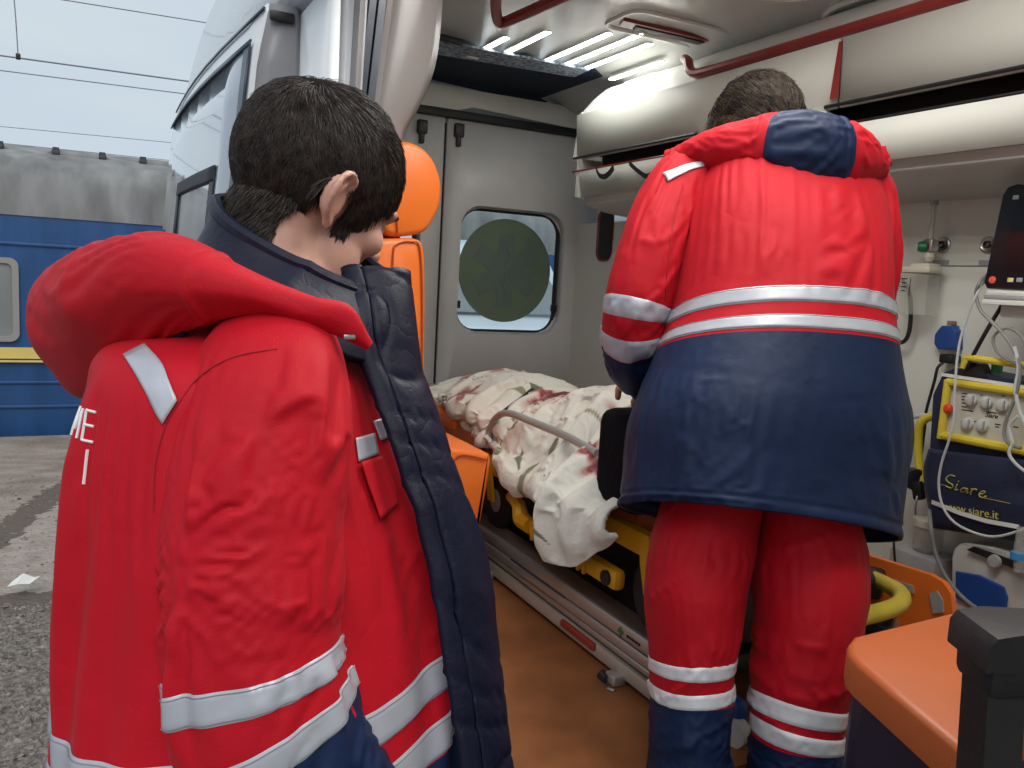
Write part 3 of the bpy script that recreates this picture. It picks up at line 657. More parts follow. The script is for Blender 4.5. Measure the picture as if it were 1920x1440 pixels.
# ---- stretcher
st = thing('stretcher', 'yellow framed wheeled stretcher standing on the rail platform', 'stretcher', (1.24, 2.2, .82))
SX0, SX1 = .985, 1.50
for x in (SX0 + .015, SX1 - .015):
    for py_ in ((1.98, 1.25) if x < 1.2 else (1.98,)):
        c = np.array([x, py_, .82 + .078])
        w_ = MB().lathe([(.05, -.016), (.074, -.016), (.078, -.008), (.078, .008), (.074, .016), (.05, .016)], c, (1, 0, 0), 28).build('wheel', M['rubber'], st)
        MB().lathe([(.008, -.02), (.05, -.013), (.05, .013), (.008, .02)], c, (1, 0, 0), 20).build('hub', M['grey_pl'], w_)
        mb = MB(); s_ = 1
        for s in (-1, 1): mb.strip([c + [s * .028, 0, 0], c + [s * .028, .02, .06], c + [s * .028, .03, .12]], (0, .016, 0), (.004, 0, 0))
        k = mb.build('caster_fork', M['yellow'], st); k['kind'] = 'stuff'
# side frames
def ypt(px, py, x): return at(px, py, X=x)
for x in (SX0, SX1):
    sx = x; dx = x - SX0
    A, B = ypt(1000, 902, SX0) + [dx, 0, 0], ypt(1230, 1040, SX0) + [dx, 0, 0]
    zf = (A[2] + B[2]) / 2
    yb0 = 1.12 if x == SX0 else 1.55; MB().box((x, (3.15 + yb0) / 2, zf), (.03, 3.15 - yb0, .05), bev=.008).build('side_beam', M['yellow'], st)
    if x == SX0:
        # foot-rest lever with moulded ribs
        P = [ypt(1000, 962, SX0 - .03), ypt(1060, 1002, SX0 - .03), ypt(1150, 1040, SX0 - .03), ypt(1168, 1040, SX0 - .03)]
        z0 = .905; y0, y1 = P[0][1], P[-1][1]
        lv = MB().box((SX0 - .03, (y0 + y1) / 2, z0), (.03, abs(y1 - y0), .045), bev=.012).build('release_lever', M['yellow'], st)
        for k in range(11):
            yk = y0 + (y1 - y0) * (.08 + .062 * k); MB().box((SX0 - .047, yk, z0 - .006), (.008, .010, .032), bev=.003).build('lever_rib', M['yellow'], lv)
        MB().lathe([(.016, 0), (.016, .006), (.006, .007)], (SX0 - .045, y1 + .03, z0), (-1, 0, 0), 14).build('lever_bolt', M['dark'], lv)
        yy = ypt(965, 950, SX0 - .03)[1]
        mb = MB(); mb.tube([(SX0 - .03, y0 + .01, z0), (SX0 - .03, y0 + .06, z0 + .005), (SX0 - .03, yy - .02, z0 + .035), (SX0 - .03, yy + .03, z0 + .045)], [.02, .022, .018, .012], 10, sm=14); mb.build('pedal', M['yellow'], st)
for yk in (1.62, 2.4, 3.05): MB().box(((SX0 + SX1) / 2, yk, .955), (SX1 - SX0 - .02, .03, .03), bev=.006).build('cross_bar', M['yellow'], st)
MB().box(((SX0 + SX1) / 2, 2.28, 1.02), (SX1 - SX0 + .0, 1.9, .07), bev=.025).build('mattress', M['vinyl_shaded'], st)
MB().box((SX0 + .05, 2.46, 1.055), (.12, .35, .05), bev=.02).build('mattress_edge', M['vinyl'], st)
# silver fold-down side rail
P = [ypt(915, 838, SX0 - .02), ypt(918, 808, SX0 - .02), ypt(932, 782, SX0 - .02), ypt(955, 775, SX0 - .02), ypt(1000, 792, SX0 - .02), ypt(1062, 818, SX0 - .02), ypt(1120, 850, SX0 - .02)]
mb = MB(); mb.tube(P, .0095, 10, sm=50); mb.build('side_guard', mat('guard_tube', (.40, .42, .40), .4, metal=.3, noise=.1), st)
mb = MB(); P = cr(np.array([ypt(905, 845, SX0 - .02), ypt(930, 790, SX0 + .0), at(985, 745, X=1.10), at(1020, 715, X=1.25)]), 20); mb.strip(P, (0, .012, .006), (.001, 0, .002)); mb.build('strap', M['cable_k'], st)
# yellow push handle at the foot end
P = [at(1560, 1172, D=1.52), at(1610, 1158, D=1.54), at(1668, 1142, D=1.58), at(1690, 1128, D=1.64), at(1688, 1112, D=1.70), at(1666, 1098, D=1.76), at(1640, 1085, D=1.84)]
mb = MB(); mb.tube(P, .017, 12, sm=40); hd_ = mb.build('push_handle', M['yellow2'], st)
MB().box(at(1635, 1092, D=1.84), (.10, .05, .05), R=rotz(.6), bev=.012).build('handle_mount', M['dark'], hd_)
MB().box(at(1650, 1168, D=1.62), (.10, .05, .03), R=rotz(.6), bev=.008).build('latch_plate', M['dark'], st)
mb = MB(); mb.tube([at(1380, 1150, D=1.62), at(1400, 1165, D=1.60), at(1440, 1185, D=1.58)], .018, 10, sm=10); mb.build('foot_bar', M['yellow2'], st)
q = at(1378, 1372, X=1.02); w_ = MB().lathe([(.012, -.012), (.026, -.012), (.026, .012), (.012, .012)], (q[0], q[1], q[2] + .0), (1, .3, 0), 20).build('castor', M['lgrey_pl'], st)
MB().box((q[0] + .01, q[1] + .02, q[2] + .03), (.03, .05, .05), bev=.008).build('castor_mount', M['blue_pl'], w_)
MB().box((1.12, 1.20, .885), (.20, .16, .10), bev=.01).build('foot_box', M['dark'], st)

# ---- orange moulded board leaning on the wall side of the stretcher
bx_ = 1.60
O = [at(px, py, X=bx_)[1:] for px, py in ((1560, 1022), (1640, 1045), (1745, 1078), (1768, 1092), (1782, 1112), (1786, 1150), (1786, 1230), (1560, 1230))]
bd = MB(); bd.prism([tuple(p) for p in O], (bx_, 0, 0), (0, 1, 0), (0, 0, 1), (.018, 0, 0), bev=.004); brd = bd.build('carrying_board', M['vinyl'], None, True); tag(brd, 'orange moulded board with slots behind the yellow push handle', 'board')
for pts in (((1630, 1072), (1712, 1098), (1714, 1112), (1632, 1086)), ((1743, 1112), (1758, 1108), (1768, 1125), (1770, 1148), (1750, 1150))):
    O = [tuple(at(px, py, X=bx_ - .002)[1:]) for px, py in pts]
    MB().prism(O, (bx_ - .001, 0, 0), (0, 1, 0), (0, 0, 1), (-.003, 0, 0)).build('slot', M['grey_pl'], brd, False)

# ---- attendant's seat behind the door opening, seen from its side
seat = thing('attendant_seat', 'bright orange attendant seat with rounded headrest behind the door pillar', 'seat', (.66, 2.05, FZ))
def sprof(name, pts, y0, y1, m, bev=.02, sm=True, parent=seat):
    P = [at(px, py, Y=y0) for px, py in pts]; P = np.array([(p[0], p[2]) for p in P])
    if sm: P = cr(np.vstack([P, P[:1]]), len(P) * 5)[:-1]
    bm = MB(); bm.prism([tuple(p) for p in P], (0, y1, 0), (1, 0, 0), (0, 0, 1), (0, y0 - y1, 0), bev=bev); return bm.build(name, m, parent, True, 50)
hr = sprof('headrest', [(722, 300), (738, 272), (765, 265), (795, 278), (817, 305), (829, 345), (826, 385), (809, 420), (788, 438), (730, 441), (720, 400)], 1.80, 2.04, M['vinyl'], .012)
P = [at(px, py, Y=1.797) for px, py in ((744, 276), (741, 320), (741, 380), (746, 436))]; mb = MB(); mb.tube(P, .0022, 6, sm=20); mb.build('seam', M['vinyl_seam'], hr)
bk = sprof('backrest', [(690, 470), (710, 450), (760, 446), (784, 449), (796, 465), (799, 520), (799, 600), (797, 700), (793, 800), (780, 830), (690, 830)], 1.80, 2.22, M['vinyl'], .012)
P = [at(px, py, Y=1.797) for px, py in ((733, 800), (735, 600), (737, 480), (745, 458), (770, 453), (788, 470), (792, 600), (789, 800))]; mb = MB(); mb.tube(P, .0022, 6, sm=40); mb.build('seam', M['vinyl_seam'], bk)
cu = sprof('seat_cushion', [(800, 832), (850, 842), (908, 850), (921, 858), (917, 900), (905, 965), (894, 1020), (886, 1026), (870, 980), (820, 890)], 1.80, 2.16, M['vinyl'], .010)
P = [at(px, py, Y=1.796) for px, py in ((846, 990), (846, 880), (853, 860), (870, 853), (912, 862))]; mb = MB(); mb.tube(P, .0022, 6, sm=30); mb.build('seam', M['vinyl_seam'], cu)
MB().box((.60, 2.0, .95), (.06, .3, .5), bev=.01).build('seat_frame', M['dark'], seat)
MB().box((.72, 2.0, .735), (.30, .3, .06), bev=.01).build('seat_base', M['dark'], seat)

# ---- folding bench cushion near the camera
BZ = 1.10
O = [at(px, py, Z=BZ)[:2] for px, py in ((1800, 1402), (1608, 1240), (1592, 1222), (1589, 1205), (1600, 1191), (1780, 1147), (1812, 1146), (1835, 1156), (1990, 1240), (2060, 1300))]
bench = thing('bench_seat', 'orange folding bench seat beside the black post', 'bench', (.85, .52, .40))
mb = MB(); mb.prism([tuple(p) for p in O], (0, 0, BZ - .042), (1, 0, 0), (0, 1, 0), (0, 0, .042), bev=.008); bc = mb.build('cushion', M['vinyl_shaded'], bench, True, 50)
O2 = [(np.mean([p[0] for p in O]) + (p[0] - np.mean([q[0] for q in O])) * .9, np.mean([p[1] for p in O]) + (p[1] - np.mean([q[1] for q in O])) * .9) for p in O]
MB().prism(O2, (0, 0, .74), (1, 0, 0), (0, 1, 0), (0, 0, BZ - .043 - .74)).build('bench_box', mat('navy_panel', (.008, .012, .035), .45, noise=.2), bench, False)
MB().box((1.02, .46, .72), (.10, .16, .04), bev=.005).build('foot', M['dark'], bench)
MB().box((.90, .48, .565), (.12, .12, .35), bev=.01).build('pedestal', M['dark'], bench)

# ---- black post with a capped handle
D_ = .60
pt = thing('grab_post', 'black capped handle post at the right edge in front of the bench', 'post', at(1862, 1440, D=D_) * [1, 1, 0] + [0, 0, .395])
A, B = at(1868, 1200, D=D_), at(1852, 1440, D=D_); dn = B - A
top = A; low = A + dn * (( .395 - A[2]) / dn[2])
RCX = np.array([_X[0], 0, 0]); cr_ = nrmz(CM @ np.array([1, 0, 0])); ca_ = nrmz(np.cross([0, 0, 1.], cr_))
Rp = np.array([cr_, ca_, np.cross(cr_, ca_)]).T
MB().strip([low, top], cr_ * .0135, ca_ * .017).build('post', M['dark'], pt)
MB().box(at(1868, 1222, D=D_) + [0, 0, -.003], (.034, .05, .045), R=Rp, bev=.006).build('collar', M['dark'], pt)
mb = MB(); mb.prism([tuple(q) for q in [(-.021, -.016), (-.021, .002), (-.016, .009), (.002, .012), (.11, .006), (.11, -.012), (.02, -.016)]], at(1868, 1190, D=D_) - ca_ * .028, cr_, (0, 0, 1), ca_ * .056, bev=.004); mb.build('cap', M['dark'], pt)

# ---- patient monitor on its shelf
MX = 1.90
mon = thing('patient_monitor', 'black patient monitor with coloured keys on a white shelf', 'monitor', at(1900, 540, X=MX))
O = [at(px, py, X=MX)[1:] for px, py in ((1853, 520), (1850, 530), (1856, 541), (1990, 548), (1990, 360), (1930, 348), (1912, 346), (1895, 352), (1886, 366))]
mb = MB(); mb.prism([tuple(p) for p in O], (MX, 0, 0), (0, 1, 0), (0, 0, 1), (.07, 0, 0), bev=.0); mb.build('back_shell', M['grey_pl'], mon, False)
mb = MB(); mb.prism([tuple(p) for p in O], (MX, 0, 0), (0, 1, 0), (0, 0, 1), (-.012, 0, 0), bev=.003); fc_ = mb.build('front', M['screen'], mon, False)
O = [at(px, py, X=MX - .013)[1:] for px, py in ((1882, 505), (1990, 512), (1990, 390), (1902, 382))]
MB().prism([tuple(p) for p in O], (MX - .0115, 0, 0), (0, 1, 0), (0, 0, 1), (-.002, 0, 0)).build('screen', mat('screen_glass', (.004, .007, .013), .05), mon, False)
for (px, py), c, nm in (((1861, 525), (.75, .10, .06), 'red_key'), ((1895, 525), (.70, .65, .25), 'yellow_key'), ((1912, 525), (.30, .34, .38), 'grey_key'), ((1905, 370), (.2, .22, .22), 'badge')):
    p = at(px, py, X=MX - .013)
    if nm == 'red_key': MB().lathe([(.0085, 0), (.0085, .003), (.006, .004)], (MX - .012, p[1], p[2]), (-1, 0, 0), 16).build(nm, mat(nm, c, .5), mon)
    else: MB().box((MX - .0135, p[1], p[2]), (.003, .014, .010), bev=.001).build(nm, mat(nm, c, .5), mon)
shf = thing('monitor_shelf', 'white ribbed shelf bracket carrying the patient monitor', 'shelf', at(1900, 560, X=2.0))
for (a, b_, z_, t, m) in ((1846, 1990, 548, .006, 'white_pl'), (1842, 1990, 556, .005, 'grey_pl'), (1838, 1990, 565, .006, 'white_pl')):
    p, q = at(a, z_, X=1.87), at(b_, z_ + 5, X=1.87); MB().box((1.98, (p[1] + q[1]) / 2, p[2]), (.21, abs(p[1] - q[1]), t * 2), bev=.002).build('plate', M[m], shf)
p, q = at(1870, 580, X=1.9), at(1990, 600, X=1.9); MB().box((2.0, (p[1] + q[1]) / 2, p[2] - .0), (.18, abs(p[1] - q[1]), .035), bev=.004).build('drawer', M['white_pl'], shf)

# ---- oxygen flowmeter with its humidifier cup, wall outlets
WXF = WX - .001
fm = thing('oxygen_flowmeter', 'glass oxygen flowmeter with green knob above a cream lidded cup', 'flowmeter', at(1745, 470, X=WXF - .05))
FX = WXF - .055
p0, p1 = at(1752, 380, X=FX), at(1745, 448, X=FX)
mb = MB(); mb.tube([p0, p1], .0075, 14); mb.build('glass_tube', M['clear'], fm)
mb = MB(); mb.tube([p0 + [.0, 0, -.004], p1], .003, 8); mb.build('scale_rod', M['white_pl'], fm)
MB().lathe([(.011, -.006), (.011, .006)], p0, (0, 0, 1), 14).build('tube_cap', M['grey_pl'], fm)
q = at(1745, 460, X=FX); MB().box(q, (.03, .03, .034), bev=.005).build('valve_block', M['steel'], fm)
q = at(1738, 463, X=FX - .01); k_ = MB().lathe([(.014, 0), (.015, .012), (.012, .022), (.004, .023)], q, nrmz((-.6, .8, 0)), 16).build('knob', M['green'], fm)
MB().lathe([(.006, 0), (.006, .002)], q + nrmz((-.6, .8, 0)) * .024, nrmz((-.6, .8, 0)), 12).build('knob_face', M['white_pl'], k_)
mb = MB(); mb.tube([at(1745, 463, X=FX), at(1760, 462, X=WXF)], .010, 12); mb.build('inlet', M['steel'], fm)
q = at(1742, 482, X=FX); MB().lathe([(.012, .01), (.014, .0), (.008, -.012)], q, (0, 0, 1), 14).build('neck', M['cream'], fm)
a, b_ = at(1698, 506, X=FX), at(1757, 506, X=FX)
ld = MB().box((a + b_) / 2, (.06, abs(a[1] - b_[1]) * .98, .020), bev=.007).build('lid', M['cream'], fm)
MB().box(at(1735, 499, X=FX), (.05, .06, .014), bev=.005).build('lid_top', M['cream'], ld)
a, b_ = at(1700, 515, X=FX), at(1752, 515, X=FX); c_ = at(1722, 590, X=FX)
mb = MB(); mb.strip([np.array([FX, (a[1] + b_[1]) / 2, a[2]]), np.array([FX, (a[1] + b_[1]) / 2 - .002, c_[2]])], np.array([0, abs(a[1] - b_[1]) / 2, 0]), np.array([.024, 0, 0])); mb.build('cup', M['clear'], fm, False)
for k in range(4):
    z_ = a[2] - .012 - .011 * k; MB().box((FX - .025, a[1] - .014, z_), (.001, .018 if k % 2 == 0 else .012, .003)).build('level_mark', M['cable_k'], fm, False)
MB().box((FX - .0252, a[1] - .034, a[2] - .035), (.001, .002, .05)).build('level_line', M['cable_k'], fm, False)
for px, nm in ((1769, 'steel round oxygen outlet beside the flowmeter'), (1855, 'steel round oxygen outlet beside the monitor')):
    p = at(px, 459, X=WXF); o = thing('wall_outlet', nm, 'outlet', p)
    MB().lathe([(.022, 0), (.022, .006), (.019, .008), (.016, .006), (.012, .006)], p, (-1, 0, 0), 22).build('ring', M['steel'], o)
    MB().lathe([(.010, .0), (.010, .012), (.006, .013), (.006, .004)], p, (-1, 0, 0), 16).build('socket', M['dark'], o)
for x0, x1 in ((1750, 1779), (1836, 1860)):
    a, b_ = at(x0, 492, X=WXF), at(x1, 492, X=WXF); MB().box((WXF - .001, (a[1] + b_[1]) / 2, a[2]), (.002, abs(a[1] - b_[1]), .012)).build('label_plate', M['grey_pl'], amb, False)
a, b_ = at(1752, 498, X=WXF), at(1900, 500, X=WXF); mb = MB(); mb.tube([a, [b_[0], b_[1], a[2]]], .0018, 6); mb.build('wall_groove', M['cable_g'], amb)

# ---- blue socket and plug
sk = thing('power_socket', 'blue mains socket with a black plug on the white wall', 'socket', at(1785, 640, X=WXF))
O = [at(px, py, X=WXF)[1:] for px, py in ((1765, 628), (1772, 618), (1778, 611), (1798, 611), (1800, 618), (1806, 622), (1805, 655), (1770, 655), (1764, 645))]
mb = MB(); mb.prism([tuple(p) for p in O], (WXF, 0, 0), (0, 1, 0), (0, 0, 1), (-.03, 0, 0), bev=.004); mb.build('housing', M['blue_pl'], sk, True, 40)
p = at(1790, 606, X=WXF); MB().box((WXF - .012, p[1], p[2]), (.02, .016, .012), bev=.002).build('hinge', mat('hinge_brown', (.25, .16, .14), .5), sk)
p = at(1782, 673, X=WXF - .02); MB().box((WXF - .022, p[1], p[2]), (.04, .040, .024), bev=.005).build('plug', M['dark'], sk)

# ---- ventilator in its bag
VX = 1.93
vn = thing('ventilator', 'yellow framed ventilator with grey knobs in a navy bag', 'ventilator', at(1840, 900, X=VX + .06))
def vp(px, py, off=0.): p = at(px, py, X=VX - off); return p
O = [tuple(vp(*p)[1:]) for p in ((1768, 698), (1748, 740), (1742, 840), (1755, 850), (2010, 890), (2040, 740), (1790, 690))]
mb = MB(); mb.prism(O, (VX + .004, 0, 0), (0, 1, 0), (0, 0, 1), (.12, 0, 0), bev=.0); mb.build('case', M['navy'], vn, False)
O = [tuple(vp(*p)[1:]) for p in ((1776, 712), (2030, 750), (2005, 870), (1762, 822))]
mb = MB(); mb.prism(O, (VX + .006, 0, 0), (0, 1, 0), (0, 0, 1), (-.012, 0, 0)); pan = mb.build('front_panel', mat('panel_cream', (.56, .54, .45), .5, noise=.05), vn, False)
for a, b_, r in (((1776, 716), (2030, 752), .010), ((1766, 816), (2005, 862), .011), ((1778, 712), (1764, 822), .010)):
    mb = MB(); mb.tube([vp(*a, .012), vp(*b_, .012)], r, 10); mb.build('yellow_bar', M['yellow2'], vn)
mb = MB(); mb.tube([vp(1806, 690, .01), vp(1812, 678, .01), vp(1828, 672, .01), vp(2010, 700, .01)], .0085, 10, sm=30); mb.build('carry_handle', M['yellow2'], vn)
mb = MB(); mb.strip([vp(1770, 702, -.01), vp(2030, 742, -.01)], (0, 0, .004), (.012, 0, 0)); mb.build('white_edge', M['white_pl'], vn)
mb = MB(); mb.prism([tuple(vp(*p)[1:]) for p in ((1800, 702), (1806, 676), (1838, 682), (1850, 708))], (VX, 0, 0), (0, 1, 0), (0, 0, 1), (.03, 0, 0)); mb.build('handle_mount', M['dark'], vn, False)
mb = MB(); mb.lathe([(.012, 0), (.013, .02), (.006, .024)], vp(1868, 700, -.02), (0, 0, 1), 14); mb.build('green_cap', M['green'], vn)
for (px, py) in ((1824, 750), (1852, 755), (1882, 760), (1816, 795), (1844, 798)):
    k_ = MB().lathe([(.0155, 0), (.0145, .010), (.012, .012), (.004, .013)], vp(px, py, .006), (-1, 0, 0), 20).build('knob', M['lgrey_pl'], vn)
    MB().box(vp(px, py, .020) + [0, 0, .0], (.006, .004, .022), bev=.001).build('knob_grip', M['grey_pl'], k_)
MB().lathe([(.012, 0), (.012, .006), (.007, .012), (.003, .012)], vp(1779, 766, .014), (-1, 0, 0), 16).build('red_port', mat('red_port', (.75, .06, .02), .4), vn)
g = MB()
for px, py, ln in ((1803, 737, 10), (1803, 743, 16), (1803, 749, 13), (1803, 755, 18), (1803, 762, 9), (1803, 768, 22), (1850, 772, 18), (1838, 741, 4), (1878, 742, 6), (1866, 795, 10), (1866, 800, 7), (1826, 790, 5), (1900, 800, 9)):
    a, b_ = vp(px, py, .0066), vp(px + ln, py + ln * .15, .0066); g.strip([a, b_], (0, 0, .0012), (.0004, 0, 0))
o = g.build('panel_print', M['cable_k'], pan, False); o['kind'] = 'stuff'
# name written on the panel and on the bag
def strokes(name, S, fn, r, m, parent):
    g = MB()
    for s in S: g.tube(np.array([fn(x, y) for x, y in s]), r, 5, sm=len(s) * 4)
    o = g.build(name, m, parent); o['kind'] = 'stuff'; return o
SI = [[(1790, 893), (1781, 891), (1774, 897), (1778, 904), (1786, 909), (1784, 915), (1774, 912)],
      [(1795, 908), (1791, 918), (1797, 918)], [(1797, 902), (1797.5, 903)],
      [(1813, 917), (1806, 915), (1801, 921), (1808, 922), (1814, 916), (1813, 924), (1818, 922)],
      [(1822, 916), (1820, 927)], [(1820, 923), (1824, 918), (1829, 917), (1831, 919)],
      [(1836, 926), (1845, 925), (1846, 921), (1839, 922), (1836, 929), (1842, 933), (1849, 930)]]
BX = VX - .015
M['gold'] = mat('gold_print', (.55, .47, .12), .6)
O = [(1742, 842), (1733, 870), (1732, 900), (1745, 985), (1900, 1012), (1990, 1010), (2010, 880)]
V = []; uu = np.linspace(0, 1, 14)
L_ = cr(np.array([(1741, 842), (1731, 880), (1736, 930), (1748, 990)]), 14); R_ = cr(np.array([(2010, 872), (2016, 900), (2012, 960), (1990, 1028)]), 14)
def bagx(u, v): return BX + .004 - .022 * math.sin(math.pi * min(1, max(0, u))) ** .5 * math.sin(math.pi * (.1 + .8 * v)) + .006 * math.sin(9 * u + 5 * v) * (v < .45)
def bagpt(px, py, off=0.):
    v = float(np.interp(py, [842 + (px - 1741) * .11, 990 + (px - 1748) * .157], [0, 1])); u = (px - 1740) / 270
    return at(px, py, X=bagx(u, v) - off)
V = [bagpt(*(L_[j] + (R_[j] - L_[j]) * u)) for j in range(14) for u in np.linspace(0, 1, 30)]
bag = mesh('bag', V, [f[::-1] for f in gridfaces(14, 30)], M['navy'], vn); sm_ = bag.modifiers.new('t', 'SOLIDIFY'); sm_.thickness = .10; sm_.offset = -1
strokes('name_lettering', SI, lambda x, y: bagpt(x, y, .002), .0017, M['gold'], bag)
strokes('name_line', [[(1739, 902), (1775, 911)], [(1842, 933), (1894, 944)]], lambda x, y: bagpt(x, y, .0015), .0008, M['gold'], bag)
def text_mesh(name, s, size, P0, u, v, mat_, parent, depth=.0006, shear=0.):
    cv = bpy.data.curves.new(name, 'FONT'); cv.body = s; cv.size = size; cv.shear = shear; cv.extrude = depth; cv.resolution_u = 2
    t = bpy.data.objects.new(name, cv); COL.objects.link(t); dg = bpy.context.evaluated_depsgraph_get()
    me = bpy.data.meshes.new_from_object(t.evaluated_get(dg)); bpy.data.objects.remove(t)
    u = nrmz(u); v = np.asarray(v, float) - u * np.dot(v, u); v = nrmz(v); n = np.cross(u, v)
    V = np.array([q.co[:] for q in me.vertices]); W = P0 + V[:, :1] * u + V[:, 1:2] * v + V[:, 2:] * n
    F = [list(p.vertices) for p in me.polygons]; o = mesh(name, W, F, mat_, parent, False); o['kind'] = 'stuff'; return o
a, b_ = bagpt(1768, 955, .004), bagpt(1884, 976, .004)
text_mesh('web_address', 'www.siare.it', np.linalg.norm(b_ - a) / 5.6, a, b_ - a, (0, 0, 1), M['gold'], bag)
text_mesh('panel_name', 'Siare', .016, vp(1846, 781, .0068), vp(1900, 790, .0068) - vp(1846, 781, .0068), (0, 0, 1), M['cable_k'], pan, shear=.4)
mb = MB(); mb.strip([bagpt(1747, 941, .004), bagpt(1800, 962, .006), bagpt(1850, 977, .006), bagpt(1910, 988, .004)], (0, 0, .005), (.001, 0, 0)); mb.build('white_piping', M['white_pl'], bag)
mb = MB(); mb.tube([at(1760, 778, X=1.98), at(1738, 784, X=1.98), at(1724, 800, X=1.98), at(1722, 850, X=1.99), at(1728, 905, X=1.99)], .011, 10, sm=30); mb.build('yellow_hose', M['yellow2'], vn)

# ---- suction unit below
su = thing('suction_unit', 'grey suction unit with blue front beneath the ventilator', 'suction unit', at(1860, 1130, X=1.95))
O = [tuple(at(*p, X=1.9)[1:]) for p in ((1790, 1030), (1786, 1045), (1786, 1145), (1830, 1165), (2040, 1200), (2040, 1090), (1920, 1050), (1850, 1028), (1800, 1020))]
mb = MB(); mb.prism(O, (1.9, 0, 0), (0, 1, 0), (0, 0, 1), (.17, 0, 0), bev=.008); mb.build('case', M['lgrey_pl'], su, True, 40)
O = [tuple(at(*p, X=1.9)[1:]) for p in ((1795, 1070), (1840, 1078), (1885, 1100), (1892, 1120), (1888, 1150), (1830, 1140), (1795, 1120))]
MB().prism(O, (1.897, 0, 0), (0, 1, 0), (0, 0, 1), (-.006, 0, 0), bev=.003).build('blue_front', M['blue_pl'], su, False)
O = [tuple(at(*p, X=1.9)[1:]) for p in ((1818, 1030), (1830, 1024), (1930, 1058), (1930, 1074))]
MB().prism(O, (1.894, 0, 0), (0, 1, 0), (0, 0, 1), (-.006, 0, 0)).build('control_panel', M['dark'], su, False)
MB().lathe([(.016, 0), (.014, .008), (.004, .009)], at(1866, 1052, X=1.886), (-1, 0, 0), 18).build('dial', M['grey_pl'], su)
mb = MB(); mb.tube([at(1912, 1072, X=1.86), at(1910, 1040, X=1.86), at(1918, 990, X=1.86)], .012, 12); bt = mb.build('syringe_tube', M['clear'], su)
MB().lathe([(.016, -.008), (.016, .008)], at(1909, 1042, X=1.86), (0, 0, 1), 14).build('blue_valve', mat('light_blue', (.05, .28, .6), .4), bt)
# pale jar on the wall side
jr = thing('suction_jar', 'pale plastic suction jar standing on the wall shelf', 'jar', at(1735, 1030, X=2.0))
c_ = at(1742, 1000, X=2.0); MB().lathe([(.032, -.05), (.036, -.045), (.036, .02), (.04, .022), (.04, .036), (.03, .04)], c_, (0, 0, 1), 20).build('jar', M['clear'], jr); MB().lathe([(.041, .02), (.042, .028), (.041, .038), (.02, .042)], c_, (0, 0, 1), 20).build('lid', M['cream'], jr)
MB().box(c_ + [0, 0, -.2], (.12, .14, .3), bev=.01).build('wall_mount', M['grey_pl'], jr)

# ---- cables and tubes
def cable(label, pts, r, m, x=1.88, sm=50, tail=None):
    P = np.array([at(p[0], p[1], X=(p[2] if len(p) > 2 else x)) for p in pts]); mb = MB(); mb.tube(P, r, 8, sm=sm)
    o = mb.build('cable', M[m]); tag(o, label, 'cable', 'cables around the ventilator'); return o
cable('thin white tube looping low across the navy bag', [(1852, 520, 1.93), (1835, 545), (1815, 590), (1800, 640), (1793, 690), (1790, 740), (1788, 790), (1778, 830), (1765, 870), (1760, 910), (1768, 950), (1790, 980), (1830, 1000), (1870, 1006), (1925, 990), (1990, 960)], .0032, 'cable_w')
cable('grey cable with a hanging loop beside the shelf', [(1856, 512, 1.93), (1838, 528), (1830, 550), (1838, 580), (1858, 602), (1880, 625), (1900, 655), (1912, 690), (1905, 740), (1886, 790), (1884, 820), (1896, 835), (1915, 840)], .0042, 'cable_g')
cable('grey cable loop hanging above the yellow handle', [(1925, 655), (1915, 630), (1890, 615), (1868, 625), (1862, 640), (1870, 660), (1890, 675), (1925, 690)], .0036, 'cable_g', 1.90)
cable('white tube falling in front of the ventilator knobs', [(1902, 650), (1910, 690), (1904, 730), (1912, 770), (1925, 800)], .0045, 'cable_w')
cable('white tube curling round the lower yellow bar', [(1908, 780), (1892, 800), (1898, 830), (1892, 850), (1905, 870), (1930, 890)], .0038, 'cable_w', 1.87)
cable('thick black cable running from the shelf down to the socket', [(1880, 570, 1.95), (1850, 620), (1828, 660), (1815, 685), (1808, 692)], .0050, 'cable_k', 1.92)
cable('black mains lead dropping from the plug', [(1768, 680, 2.04), (1758, 690), (1752, 715), (1742, 750), (1736, 775), (1734, 800), (1728, 850), (1726, 890)], .0042, 'cable_k', 2.03)
cable('black hose curving out behind the red jacket', [(1660, 500, 2.05), (1690, 525), (1704, 545), (1708, 580), (1705, 620), (1695, 640), (1675, 642), (1655, 632)], .006, 'cable_k', 2.05)
cable('pale hose joining the ventilator from the left', [(1660, 815, 2.02), (1692, 792), (1712, 782), (1745, 778)], .006, 'cable_w', 2.0)
cable('clear tube hanging down past the orange board', [(1742, 945, 1.95), (1745, 985), (1752, 1030), (1770, 1075), (1800, 1115), (1840, 1145), (1880, 1150)], .0050, 'cable_g', 1.86)
cable('thin black lead hanging below the navy jacket', [(1680, 980, 1.95), (1676, 1010), (1678, 1050), (1682, 1085), (1684, 1130)], .003, 'cable_k', 1.80)
# small dark clamp hanging beside the bag
cl = thing('hose_clamp', 'small black hose clamp hanging left of the navy bag', 'clamp', at(1715, 900, X=1.98))
MB().lathe([(.02, -.015), (.03, -.012), (.03, .012), (.02, .015)], at(1714, 898, X=1.98), (.5, 1, 0), 18).build('drum', M['dark'], cl)
MB().box(at(1722, 920, X=1.97), (.02, .03, .05), R=rotx(-.3), bev=.006).build('jaw', M['dark'], cl)
mb = MB(); mb.tube([at(1720, 930, X=1.96), at(1716, 950, X=1.95), at(1716, 965, X=1.95)], .003, 6); mb.build('wire_pin', M['steel'], cl)
